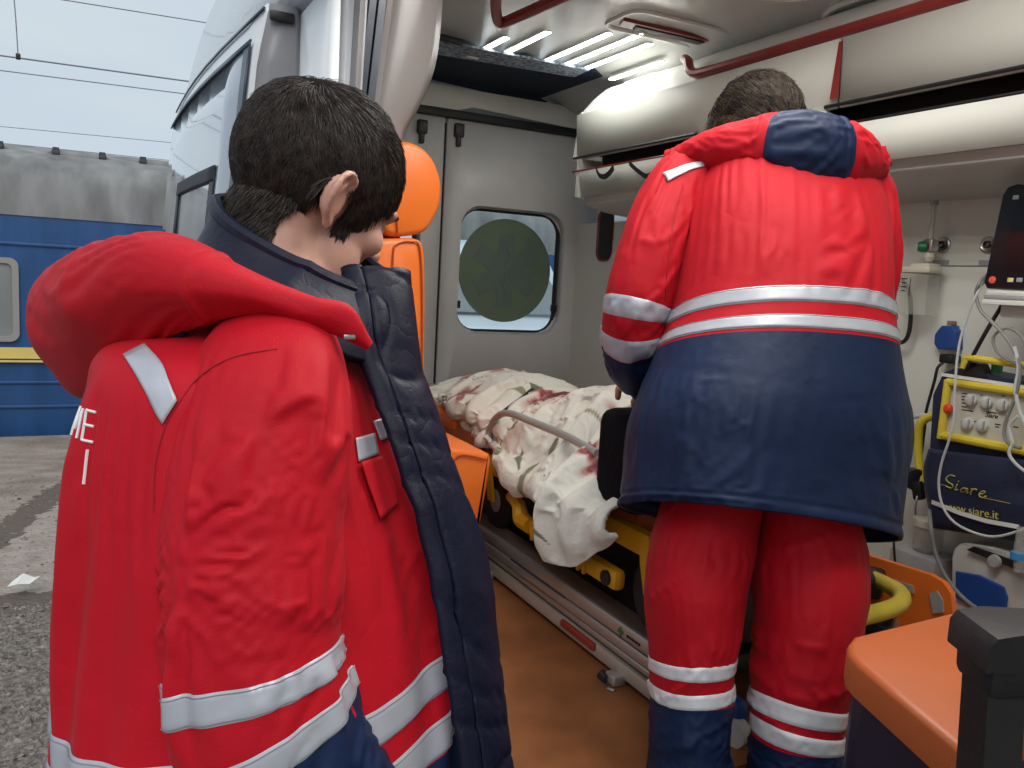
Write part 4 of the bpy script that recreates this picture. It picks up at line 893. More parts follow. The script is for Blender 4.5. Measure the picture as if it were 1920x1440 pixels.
# ================================================================== cloth tools
_tab = np.random.RandomState(11).rand(65536)
def vnoise(P, seed=0):
    P = np.asarray(P, float); i = np.floor(P).astype(np.int64); f = P - i; f = f * f * f * (f * (f * 6 - 15) + 10); r = 0
    for a in (0, 1):
        for b in (0, 1):
            for c in (0, 1):
                h = ((i[..., 0] + a) * 73856093 ^ (i[..., 1] + b) * 19349663 ^ (i[..., 2] + c) * 83492791 ^ (seed * 2654435761)) & 65535
                wgt = (f[..., 0] if a else 1 - f[..., 0]) * (f[..., 1] if b else 1 - f[..., 1]) * (f[..., 2] if c else 1 - f[..., 2])
                r = r + _tab[h] * wgt
    return r
def ridge(P, seed=0, k=2.0):
    w = np.stack([vnoise(P * .7 + 9.1, seed + 1), vnoise(P * .7 + 4.7, seed + 2), vnoise(P * .7 + 2.3, seed + 3)], -1)
    n = vnoise(P + 1.3 * w, seed); return (1 - np.abs(2 * n - 1)) ** k

def normals(G, closed):
    if closed: du = np.roll(G, -1, 1) - np.roll(G, 1, 1)
    else: du = np.gradient(G, axis=1)
    dv = np.gradient(G, axis=0); N = np.cross(du, dv); return N / (np.linalg.norm(N, axis=-1, keepdims=True) + 1e-12)

def up2(G, closed):
    """cubic refinement of a point grid."""
    def one(A, cl):
        n = len(A); p = np.roll(A, 1, 0); q = np.roll(A, -1, 0); r = np.roll(A, -2, 0)
        if not cl: p[0] = 2 * A[0] - A[1]; q[-1] = A[-1]; r[-1] = A[-1]; r[-2] = 2 * A[-1] - A[-2]
        m = (-p + 9 * A + 9 * q - r) / 16; o = np.empty((2 * n,) + A.shape[1:]); o[0::2] = A; o[1::2] = m
        return o if cl else o[:-1]
    G = one(G, False); return np.swapaxes(one(np.swapaxes(G, 0, 1), closed), 0, 1)

def simulate(G, closed, pin, colliders, frames=24, grow=.05, bend=1.0, mass=.3, stiff=15., dist=.003, selfc=False, gravity=1.0, quality=5, rest=None):
    """let the cloth settle: G is a grid of points, pin a grid of weights, colliders lists of (V, F)."""
    nv, nu = G.shape[:2]; me = bpy.data.meshes.new('sim'); me.from_pydata(G.reshape(-1, 3).tolist(), [], gridfaces(nv, nu, closed)); o = bpy.data.objects.new('sim', me); COL.objects.link(o)
    vg = o.vertex_groups.new(name='pin'); w_ = np.round(np.clip(pin, 0, 1).reshape(-1), 2)
    for val in np.unique(w_):
        if val > 0: vg.add(np.nonzero(w_ == val)[0].tolist(), float(val), 'REPLACE')
    tmp = [o]
    if rest is not None: o.shape_key_add(name='Basis'); kb = o.shape_key_add(name='rest'); kb.data.foreach_set('co', np.ascontiguousarray(rest).reshape(-1))
    for V, F in colliders:
        m2 = bpy.data.meshes.new('col'); m2.from_pydata(np.asarray(V).reshape(-1, 3).tolist(), [], [list(f) for f in F]); c = bpy.data.objects.new('col', m2); COL.objects.link(c); c.modifiers.new('c', 'COLLISION')
        c.collision.thickness_outer = .004; c.collision.thickness_inner = .02; c.collision.cloth_friction = 8; tmp.append(c)
    m = o.modifiers.new('cloth', 'CLOTH'); q = m.settings
    q.quality = quality; q.mass = mass; q.tension_stiffness = stiff; q.compression_stiffness = stiff; q.shear_stiffness = stiff * .4; q.bending_stiffness = bend
    q.tension_damping = 8; q.compression_damping = 8; q.shear_damping = 8; q.bending_damping = .5; q.air_damping = 2
    q.vertex_group_mass = 'pin'; q.pin_stiffness = 1.0; q.shrink_min = -grow
    if rest is not None: q.rest_shape_key = kb
    q.effector_weights.gravity = gravity
    m.collision_settings.use_collision = bool(colliders); m.collision_settings.distance_min = dist; m.collision_settings.collision_quality = 2
    m.collision_settings.use_self_collision = selfc; m.collision_settings.self_distance_min = .004
    m.point_cache.frame_start = 1; m.point_cache.frame_end = frames + 1
    for f in range(1, frames + 1): scn.frame_set(f)
    dg = bpy.context.evaluated_depsgraph_get(); ev = o.evaluated_get(dg).data
    R = np.empty(len(ev.vertices) * 3); ev.vertices.foreach_get('co', R); R = R.reshape(nv, nu, 3).copy()
    for t in tmp: d = t.data; bpy.data.objects.remove(t); bpy.data.meshes.remove(d)
    scn.frame_set(1)
    return R if np.isfinite(R).all() else G

class Loft:
    """stations (v, centre, side half-vector, front half-vector, squareness) -> a cloth surface with folds; it also cuts tapes out of itself."""
    def __init__(s, S, nu, nv, th0=0., th1=2 * math.pi, disp=None, sign=1, shape=None):
        s.closed = abs((th1 - th0) - 2 * math.pi) < 1e-6; s.nu, s.nv = nu, nv
        A = np.array([np.concatenate([[q[0]], q[1], q[2], q[3], [q[4] if len(q) > 4 else 2.2]]) for q in S])
        vv = np.linspace(A[0, 0], A[-1, 0], nv)
        # parametrise the spline by station values
        n = len(S); t = np.interp(vv, A[:, 0], np.arange(n)); Q = np.vstack([2 * A[0] - A[1], A, 2 * A[-1] - A[-2]])
        i = np.minimum(t.astype(int), n - 2); f = (t - i)[:, None]; a, b, c, d = Q[i], Q[i + 1], Q[i + 2], Q[i + 3]
        B = .5 * (2 * b + (c - a) * f + (2 * a - 5 * b + 4 * c - d) * f ** 2 + (3 * b - a - 3 * c + d) * f ** 3)
        th = np.linspace(th0, th1, nu, endpoint=not s.closed); e = 2 / B[:, 10:11]
        co = np.sign(np.cos(th)) * np.abs(np.cos(th)) ** e; si = np.sign(np.sin(th)) * np.abs(np.sin(th)) ** e
        G = B[:, None, 1:4] + co[..., None] * B[:, None, 4:7] + si[..., None] * B[:, None, 7:10]
        s.v = vv; s.th = th; s.sign = sign
        if shape is not None: G = shape(G, th[None, :].repeat(nv, 0), vv[:, None].repeat(nu, 1))
        N = normals(G, s.closed)
        c0 = B[:, 1:4]
        s.sgn = 1 if np.mean(np.sum(N * (G - c0[:, None]), -1)) > 0 else -1
        N = N * s.sgn
        if disp is not None:
            G = G + N * disp(G, th[None, :].repeat(nv, 0), vv[:, None].repeat(nu, 1))[..., None]
        s.G = G; s.N = normals(G, s.closed) * s.sgn
    def settle(s, pin, colliders, refine=1, fine=None, kh=1.0, kv=1.0, **k):
        c = s.G.mean(1, keepdims=True); k.setdefault('grow', 0.); rest = c[:1] + (c - c[:1]) * kv + (s.G - c) * kh
        th = s.th[None, :].repeat(s.nv, 0); v = s.v[:, None].repeat(s.nu, 1)
        s.G = simulate(s.G, s.closed, pin(th, v), colliders, rest=rest, **k)
        for _ in range(refine):
            s.G = up2(s.G, s.closed); s.nv, s.nu = s.G.shape[:2]
            s.v = np.interp(np.arange(s.nv) / 2, np.arange(len(s.v)), s.v)
            n0 = len(s.th); s.th = np.interp(np.arange(s.nu) / 2, np.arange(n0 + (1 if s.closed else 0)), np.append(s.th, s.th[0] + 2 * math.pi) if s.closed else s.th)
        s.N = normals(s.G, s.closed) * s.sgn
        if fine is not None:
            s.G = s.G + s.N * fine(s.G)[..., None]; s.N = normals(s.G, s.closed) * s.sgn
        return s
    def solid(s, k=1.0):
        """collider: the same surface drawn in towards its axis."""
        c = s.G.mean(1, keepdims=True); return ((c + (s.G - c) * k).reshape(-1, 3), [f if s.sgn > 0 else f[::-1] for f in gridfaces(s.nv, s.nu, s.closed)])
    def build(s, name, mats, parent, mi=None, thick=0., subdiv=0):
        F = gridfaces(s.nv, s.nu, s.closed); F = F if s.sgn > 0 else [f[::-1] for f in F]
        o = mesh(name, s.G.reshape(-1, 3), F, mats, parent, True, mi)
        if thick: m = o.modifiers.new('thickness', 'SOLIDIFY'); m.thickness = thick; m.offset = -1
        return o
    def facemi(s, fn):
        """material index per face from fn(theta, v)."""
        nu = s.nu if s.closed else s.nu - 1; out = []
        for j in range(s.nv - 1):
            for i in range(nu): out.append(fn((s.th[i] + s.th[(i + 1) % s.nu]) / 2, (s.v[j] + s.v[j + 1]) / 2))
        return out
    def at(s, th, v, off=0.):
        fv = np.interp(v, s.v, np.arange(s.nv)); j = np.minimum(fv.astype(int), s.nv - 2); fj = (fv - j)[..., None]
        if s.closed:
            fu = ((th - s.th[0]) / (2 * math.pi) * s.nu) % s.nu; i = fu.astype(int) % s.nu; k = (i + 1) % s.nu
        else:
            fu = np.clip(np.interp(th, s.th, np.arange(s.nu)), 0, s.nu - 1.0001); i = fu.astype(int); k = i + 1
        fi = (fu - np.floor(fu))[..., None]
        b = lambda A: (A[j, i] * (1 - fi) + A[j, k] * fi) * (1 - fj) + (A[j + 1, i] * (1 - fi) + A[j + 1, k] * fi) * fj
        return b(s.G) + b(s.N) * off
    def band(s, name, v0, v1, m, parent, th0=None, th1=None, n=None, off=.0016, nv=9, tilt=0., ph=0., stitch=False):
        n = n or s.nu; full = th0 is None
        th = np.linspace(0, 2 * math.pi, n, endpoint=False) if full and s.closed else np.linspace(s.th[0] if full else th0, s.th[-1] if full else th1, n)
        T = th[None, :].repeat(nv, 0); t = np.linspace(0, 1, nv)[:, None]
        V = (v0 + (v1 - v0) * t) + tilt * np.cos(T - ph)
        edge = np.where((t == 0) | (t == 1), .15, 1.0) * np.ones_like(T)
        G = s.at(T, V, 0) ; G2 = s.at(T, V, off); G = G + (G2 - G) * edge[..., None]
        F = gridfaces(nv, n, full and s.closed); F = F if s.sgn > 0 else [f[::-1] for f in F]
        o = mesh(name, G.reshape(-1, 3), F, m, parent)
        if stitch:
            for f_ in (.09, .91):
                Tt = th; Vv = v0 + (v1 - v0) * f_ + tilt * np.cos(Tt - ph); P = s.at(Tt, Vv, off + .0002); g = MB(); g.tube(np.vstack([P, P[:1]]) if full and s.closed else P, .0005, 4, caps=False); g.build('stitching', M['tape_stitch'], o) if parent.parent is None or parent.parent.parent is None else None
        return o

def tear(G, th, v):
    c = G.mean(1, keepdims=True); r = G - c; k = np.clip(-np.cos(th), 0, 1) ** 1.3
    r[..., :2] *= (1 - .62 * k)[..., None]; return c + r
def fabric(name, col, col2, rough=.6, sheen=.25, wr=.35, ws=28., spec=.3):
    m = bpy.data.materials.new(name); m.use_nodes = True; n = m.node_tree; b = n.nodes['Principled BSDF']; lk = n.links.new
    b.inputs['Roughness'].default_value = rough; b.inputs['Sheen Weight'].default_value = sheen; b.inputs['Sheen Roughness'].default_value = .5
    b.inputs['Specular IOR Level'].default_value = spec
    t = n.nodes.new('ShaderNodeTexCoord')
    def nz(s, d): z = n.nodes.new('ShaderNodeTexNoise'); z.inputs['Scale'].default_value = s; z.inputs['Detail'].default_value = d; lk(t.outputs['Object'], z.inputs['Vector']); return z.outputs['Fac']
    r = n.nodes.new('ShaderNodeValToRGB'); r.color_ramp.elements[0].color = (*col, 1); r.color_ramp.elements[1].color = (*col2, 1)
    r.color_ramp.elements[0].position = .3; r.color_ramp.elements[1].position = .7; lk(nz(7, 5), r.inputs[0]); lk(r.outputs[0], b.inputs['Base Color'])
    b1 = n.nodes.new('ShaderNodeBump'); b1.inputs['Strength'].default_value = wr; b1.inputs['Distance'].default_value = .006; zr = nz(ws, 3); ab = n.nodes.new('ShaderNodeMath'); ab.operation = 'SUBTRACT'; ab.inputs[1].default_value = .5; lk(zr, ab.inputs[0]); aa = n.nodes.new('ShaderNodeMath'); aa.operation = 'ABSOLUTE'; lk(ab.outputs[0], aa.inputs[0]); pw = n.nodes.new('ShaderNodeMath'); pw.operation = 'POWER'; pw.inputs[1].default_value = .6; lk(aa.outputs[0], pw.inputs[0]); lk(pw.outputs[0], b1.inputs['Height'])
    b2 = n.nodes.new('ShaderNodeBump'); b2.inputs['Strength'].default_value = .3; b2.inputs['Distance'].default_value = .001; lk(nz(700, 2), b2.inputs['Height'])
    lk(b1.outputs[0], b2.inputs['Normal']); lk(b2.outputs[0], b.inputs['Normal'])
    return m
M['red'] = fabric('red_shell', (.44, .0035, .012), (.50, .005, .016), .62, .02, wr=.22, ws=9, spec=.2)
M['navycloth'] = fabric('navy_shell', (.0065, .016, .050), (.010, .023, .070), .5, .0, wr=.22, ws=10, spec=.2)
M['lining'] = fabric('dark_lining', (.005, .006, .018), (.008, .009, .026), .45, .0, wr=.3, ws=22, spec=.22)
M['tape'] = mat('reflective_tape', (.44, .46, .51), .38, metal=.15, noise=.06, nscale=30, rvar=.1, bump=.12, bscale=14, bdist=.006, coat=.2)
M['tape_bright'] = mat('reflective_tape_bright', (.74, .75, .78), .38, metal=.05, noise=.04, nscale=30, bump=.12, bscale=16, bdist=.006, coat=.2)
M['tape_stitch'] = mat('tape_stitching', (.22, .22, .25), .7)
M['navy_stitch'] = mat('navy_stitching', (.004, .006, .015), .8)
M['stitch'] = mat('stitching', (.30, .004, .012), .8)
M['skin'] = mat('skin', (.56, .30, .225), .48, noise=.10, nscale=14, col2=(.62, .36, .28), bump=.06, bscale=220, bdist=.0015)
M['skin'].node_tree.nodes['Principled BSDF'].inputs['Subsurface Weight'].default_value = .12
M['skin'].node_tree.nodes['Principled BSDF'].inputs['Subsurface Radius'].default_value = (.012, .005, .003)
M['boot'] = mat('black_boot', (.012, .012, .013), .45, noise=.3, nscale=30, bump=.2, bscale=120)

from mathutils.bvhtree import BVHTree
def bvh_of(objs):
    V = []; F = []
    for o in objs:
        b = len(V); org = ORG[o]; V += [tuple(np.array(v.co[:]) + org) for v in o.data.vertices]; F += [tuple(i + b for i in p.vertices) for p in o.data.polygons]
    return BVHTree.FromPolygons(V, F)
def decal(name, e0, e1, bvh, m, parent, n0=14, n1=10, off=.002, smooth=True):
    """cloth patch between two drawn edges, laid on the garment beneath."""
    A = cr(np.array(e0, float), n0) if len(e0) > 2 else np.array(e0[0]) + (np.array(e0[1]) - np.array(e0[0])) * np.linspace(0, 1, n0)[:, None]
    B = cr(np.array(e1, float), n0) if len(e1) > 2 else np.array(e1[0]) + (np.array(e1[1]) - np.array(e1[0])) * np.linspace(0, 1, n0)[:, None]
    V = []; last = None
    for i in range(n0):
        for t in np.linspace(0, 1, n1):
            px = A[i] * (1 - t) + B[i] * t; d = CM @ np.array([(px[0] - 960) / FPX, (720 - px[1]) / FPX, -1.]); h = bvh.ray_cast(Vector(CAM), Vector(d).normalized())
            if h[0] is None: p = last if last is not None else at(px[0], px[1], D=.85)
            else:
                nn = np.array(h[1]); nn = nn if nn.dot(d) < 0 else -nn; p = np.array(h[0]) + nn * off
            last = p; V.append(p)
    V = np.array(V).reshape(n0, n1, 3)
    o = mesh(name, V.reshape(-1, 3), gridfaces(n0, n1), m, parent); q = o.modifiers.new('t', 'SOLIDIFY'); q.thickness = .0012; q.offset = 0
    return o

def remeshed(name, mb, voxel, smooth, m, parent, iters=8):
    """one continuous skin over the collected shapes."""
    me = bpy.data.meshes.new(name); me.from_pydata(mb.V, [], mb.F); o = bpy.data.objects.new(name, me); COL.objects.link(o)
    bm = bmesh.new(); bm.from_mesh(me); bmesh.ops.recalc_face_normals(bm, faces=list(bm.faces)); bm.to_mesh(me); bm.free()
    r = o.modifiers.new('r', 'REMESH'); r.mode = 'VOXEL'; r.voxel_size = voxel; r.use_smooth_shade = True
    if smooth: s = o.modifiers.new('s', 'SMOOTH'); s.factor = smooth; s.iterations = iters
    dg = bpy.context.evaluated_depsgraph_get(); me2 = bpy.data.meshes.new_from_object(o.evaluated_get(dg)); bpy.data.objects.remove(o)
    V = np.array([v.co[:] for v in me2.vertices]); F = [list(p.vertices) for p in me2.polygons]
    return mesh(name, V, F, m, parent)

def ell(mb, c, r, R=None, n=24, k=16):
    V = []; r = np.asarray(r, float)
    for j in range(k + 1):
        ph = math.pi * j / k - math.pi / 2
        for i in range(n):
            th = 2 * math.pi * i / n; V.append((math.cos(ph) * math.cos(th) * r[0], math.cos(ph) * math.sin(th) * r[1], math.sin(ph) * r[2]))
    V = np.array(V); V = V @ np.asarray(R).T if R is not None else V
    mb.add(V + np.asarray(c, float), gridfaces(k + 1, n, True)); return mb

def head_shape(mb, c, R, s=1.0, sex='m'):
    """head around its centre; local x forward, y left, z up. Adds skull, face, ears, neck stub."""
    T = lambda p: np.asarray(c) + R @ (np.asarray(p, float) * s)
    E = lambda p, r, Rl=None: ell(mb, T(p), np.asarray(r) * s, R if Rl is None else R @ Rl)
    E((-.012, 0, .030), (.098, .077, .090))          # cranium
    E((.028, 0, -.012), (.066, .064, .095))          # face mass
    E((.040, 0, -.066), (.048, .050, .046))          # jaw
    E((.074, 0, -.094), (.020, .022, .018))          # chin
    E((.080, 0, .022), (.018, .054, .016))           # brow
    for y in (-1, 1):
        E((.062, y * .040, -.022), (.026, .022, .022))   # cheekbones
        E((.030, y * .050, -.064), (.036, .016, .034), roty(.4))
    E((.094, 0, -.004), (.012, .011, .024), roty(-.25)); E((.108, 0, -.024), (.014, .014, .012)); E((.100, .011, -.028), (.011, .008, .008)); E((.100, -.011, -.028), (.011, .008, .008))
    E((.092, 0, -.058), (.012, .024, .007)); E((.089, 0, -.068), (.012, .021, .007))
    for y in (-1, 1):                                   # ears
        A = rotz(-y * .22) ; base = np.array([-.022, y * .076, -.016])
        def q(x, z, o=0.): return T(base + A @ np.array([x * .88, y * o * .9, z * .88]))
        mb.tube([q(.012, .004, .0), q(.014, .022, .008), q(.006, .035, .014), q(-.010, .037, .018), q(-.022, .026, .020), q(-.026, .008, .020), q(-.021, -.010, .016), q(-.010, -.024, .010), q(.002, -.031, .006)], [.0035, .0042, .0045, .0048, .005, .005, .0045, .0045, .005], 8, sm=30)
        mb.tube([q(-.004, .024, .012), q(-.013, .012, .014), q(-.013, -.004, .012), q(-.004, -.016, .008)], .0042, 8, sm=14)
        mb.tube([q(.010, -.001, .004), q(.009, -.009, .006), q(.004, -.016, .006)], .0042, 8, sm=8)
        ell(mb, q(.001, -.028, .006), np.array([.0085, .005, .0095]) * s, R)
        ell(mb, q(-.006, .004, .004), np.array([.020, .006, .028]) * s, R @ A)
    return T

def hand(mb, p, d, up, side, s=1.0):
    """palm and five bent fingers; d points to the finger tips, up out of the back of the hand, side to the thumb."""
    p = np.asarray(p, float); d = nrmz(d); up = nrmz(np.asarray(up) - d * np.dot(up, d)); sd_ = np.cross(up, d) * side
    ell(mb, p + d * .045 * s, np.array([.048, .040, .016]) * s, np.array([d, sd_, up]).T)
    for k, (o, ln) in enumerate(((.030, .070), (.010, .078), (-.010, .073), (-.029, .058))):
        a = p + d * .08 * s + sd_ * o * s; mb.tube([a, a + d * ln * .45 * s - up * .008 * s, a + (d * .75 - up * .35) * ln * s], [.0095 * s, .0085 * s, .007 * s], 8, sm=8)
    a = p + d * .02 * s + sd_ * .034 * s; mb.tube([a, a + (d * .55 + sd_ * .6) * .04 * s, a + (d * .85 + sd_ * .45 - up * .2) * .062 * s], [.012 * s, .010 * s, .008 * s], 8, sm=8)

def hair(name, c, R, s, keep, flow, n, length, mats, parent, cap_off=.010, seed=1, radius=.0006, lift=.25, rad=(.098, .077, .090), oc=(-.012, 0, .030), droop=0., jit=.35):
    """strands combed over the skull plus a dense under-layer."""
    rng = np.random.RandomState(seed); rad = np.asarray(rad, float) + .004; oc = np.asarray(oc, float)
    D = rng.normal(size=(n * 4, 3)); D /= np.linalg.norm(D, axis=1)[:, None]; P = oc + D * rad
    k = keep(P) & (rng.rand(len(P)) < 1); P = P[k][:n]; D = D[k][:n]; m = len(P)
    Nn = D / rad; Nn /= np.linalg.norm(Nn, axis=1)[:, None]
    clump = np.stack([vnoise(P * 55 + 3, 5), vnoise(P * 55 + 7, 6), vnoise(P * 55 + 1, 7)], -1) - .5
    T = flow(P) + clump * jit * 2.2 + rng.normal(size=P.shape) * jit * .35; T -= Nn * np.sum(T * Nn, 1)[:, None]; T /= np.linalg.norm(T, axis=1)[:, None] + 1e-9
    ln = length(P) * rng.uniform(.75, 1.2, m); seg = 6; pts = np.zeros((m, seg, 3)); cur = P.copy(); t = T.copy()
    for q in range(seg):
        pts[:, q] = cur; d = t + Nn * (lift * (1 - q / seg) * rng.uniform(.5, 1.4, m))[:, None] + np.array([0, 0, -droop * q / seg])
        d /= np.linalg.norm(d, axis=1)[:, None]; cur = cur + d * (ln / (seg - 1))[:, None]
        # keep strands just outside the skull
        e = (cur - oc) / rad; l = np.linalg.norm(e, axis=1); mn = 1.02 + .10 * q / seg; cur = np.where((l < mn)[:, None], oc + e / l[:, None] * mn * rad, cur)
        e = (cur - oc) / rad; Nn = e / rad; Nn /= np.linalg.norm(Nn, axis=1)[:, None]; t = t - Nn * np.sum(t * Nn, 1)[:, None]; t /= np.linalg.norm(t, axis=1)[:, None] + 1e-9
    tan = np.gradient(pts, axis=1); tan /= np.linalg.norm(tan, axis=2, keepdims=True) + 1e-9
    ref = rng.normal(size=(m, 1, 3)); a = np.cross(tan, ref); a /= np.linalg.norm(a, axis=2, keepdims=True) + 1e-9; b = np.cross(tan, a)
    w_ = radius * np.array([1, 1.1, 1.05, .9, .6, .15])[None, :, None] * rng.uniform(.7, 1.3, (m, 1, 1))
    ring = [pts + w_ * (math.cos(q) * a + math.sin(q) * b) for q in (0, 2.094, 4.189)]
    V = np.stack(ring, 2).reshape(-1, 3) * s; V = V @ R.T + np.asarray(c)
    base = (np.arange(m) * seg * 3)[:, None, None]; f = []
    for q in range(seg - 1):
        for e in range(3): f.append([q * 3 + e, q * 3 + (e + 1) % 3, (q + 1) * 3 + (e + 1) % 3, (q + 1) * 3 + e])
    F = (base + np.array(f)[None]).reshape(-1, 4)
    # under-layer cap
    nu, nv = 120, 80; CV = []; ok = []
    for j in range(nv):
        ph = math.pi * (j + .5) / nv - math.pi / 2
        for i in range(nu):
            th = 2 * math.pi * i / nu; dd_ = np.array([math.cos(ph) * math.cos(th), math.cos(ph) * math.sin(th), math.sin(ph)]); CV.append(dd_)
    CV = np.array(CV); CP = oc + CV * rad; kk = keep(CP - np.array([0, 0, .012])) & keep(CP) & keep(CP - np.array([.01, 0, .004])) & keep(CP + np.array([.01, 0, -.004]))
    off = cap_off * (.75 + .5 * vnoise(CP * 60, 9)); CP2 = oc + CV * (rad + off[:, None] * (0.9 if True else 1))
    CF = [fc_ for fc_ in gridfaces(nv, nu, True) if all(kk[i] for i in fc_)]
    CPw = (CP2 * s) @ R.T + np.asarray(c); b0 = len(V)
    Vall = np.vstack([V, CPw]); Fall = F.tolist() + [tuple(i + b0 for i in fc_) for fc_ in CF]
    return mesh(name, Vall, Fall, [mats, M['under_hair']], parent, True, [0] * len(F) + [1] * len(CF))

def hair_on(name, body, c, R, keep, dirl, n, ln, m, parent, seed=1, radius=.0005, lift=.3, jit=.35):
    """short hair rooted in the skin itself."""
    rng = np.random.RandomState(seed); me = body.data; org = ORG[body]
    V = np.empty(len(me.vertices) * 3); me.vertices.foreach_get('co', V); V = V.reshape(-1, 3) + org; N = np.empty(len(me.vertices) * 3); me.vertices.foreach_get('normal', N); N = N.reshape(-1, 3)
    Lc = (V - np.asarray(c)) @ R; idx = np.nonzero((np.abs(Lc).max(1) < .16) & keep(Lc))[0]
    if len(idx) == 0: return None
    k = rng.choice(idx, n); P = V[k] + rng.normal(size=(n, 3)) * .0012; Nn = N[k]; cl = np.stack([vnoise(P * 60 + q, 71 + q) for q in (0, 1, 2)], -1) - .5
    T = (R @ np.asarray(dirl, float)) + cl * jit * 2 + rng.normal(size=(n, 3)) * jit * .4; T -= Nn * np.sum(T * Nn, 1)[:, None]; T /= np.linalg.norm(T, axis=1)[:, None] + 1e-9
    seg = 5; L_ = ln * rng.uniform(.6, 1.25, n); t = np.linspace(0, 1, seg)[None, :, None]
    pts = P[:, None] + T[:, None] * t * L_[:, None, None] + Nn[:, None] * (.001 + lift * L_[:, None, None] * (t - .45 * t * t) * rng.uniform(.6, 1.3, (n, 1, 1)))
    tan = np.gradient(pts, axis=1); tan /= np.linalg.norm(tan, axis=2, keepdims=True) + 1e-9; ref = rng.normal(size=(n, 1, 3)); a = np.cross(tan, ref); a /= np.linalg.norm(a, axis=2, keepdims=True) + 1e-9; b = np.cross(tan, a)
    w_ = radius * np.array([1, 1, .9, .6, .15])[None, :, None]
    W = np.stack([pts + w_ * (math.cos(q) * a + math.sin(q) * b) for q in (0, 2.094, 4.189)], 2).reshape(-1, 3); f = []
    for q in range(seg - 1):
        for e in range(3): f.append([q * 3 + e, q * 3 + (e + 1) % 3, (q + 1) * 3 + (e + 1) % 3, (q + 1) * 3 + e])
    F = ((np.arange(n) * seg * 3)[:, None, None] + np.array(f)[None]).reshape(-1, 4)
    return mesh(name, W, F.tolist(), m, parent)
M['under_hair'] = mat('under_hair', (.010, .008, .008), .95, spec=.05, noise=.3, nscale=120)
def hairmat(name, c1, c2):
    m = mat(name, c1, .42, noise=.3, nscale=90, col2=c2, spec=.35, detail=3); return m
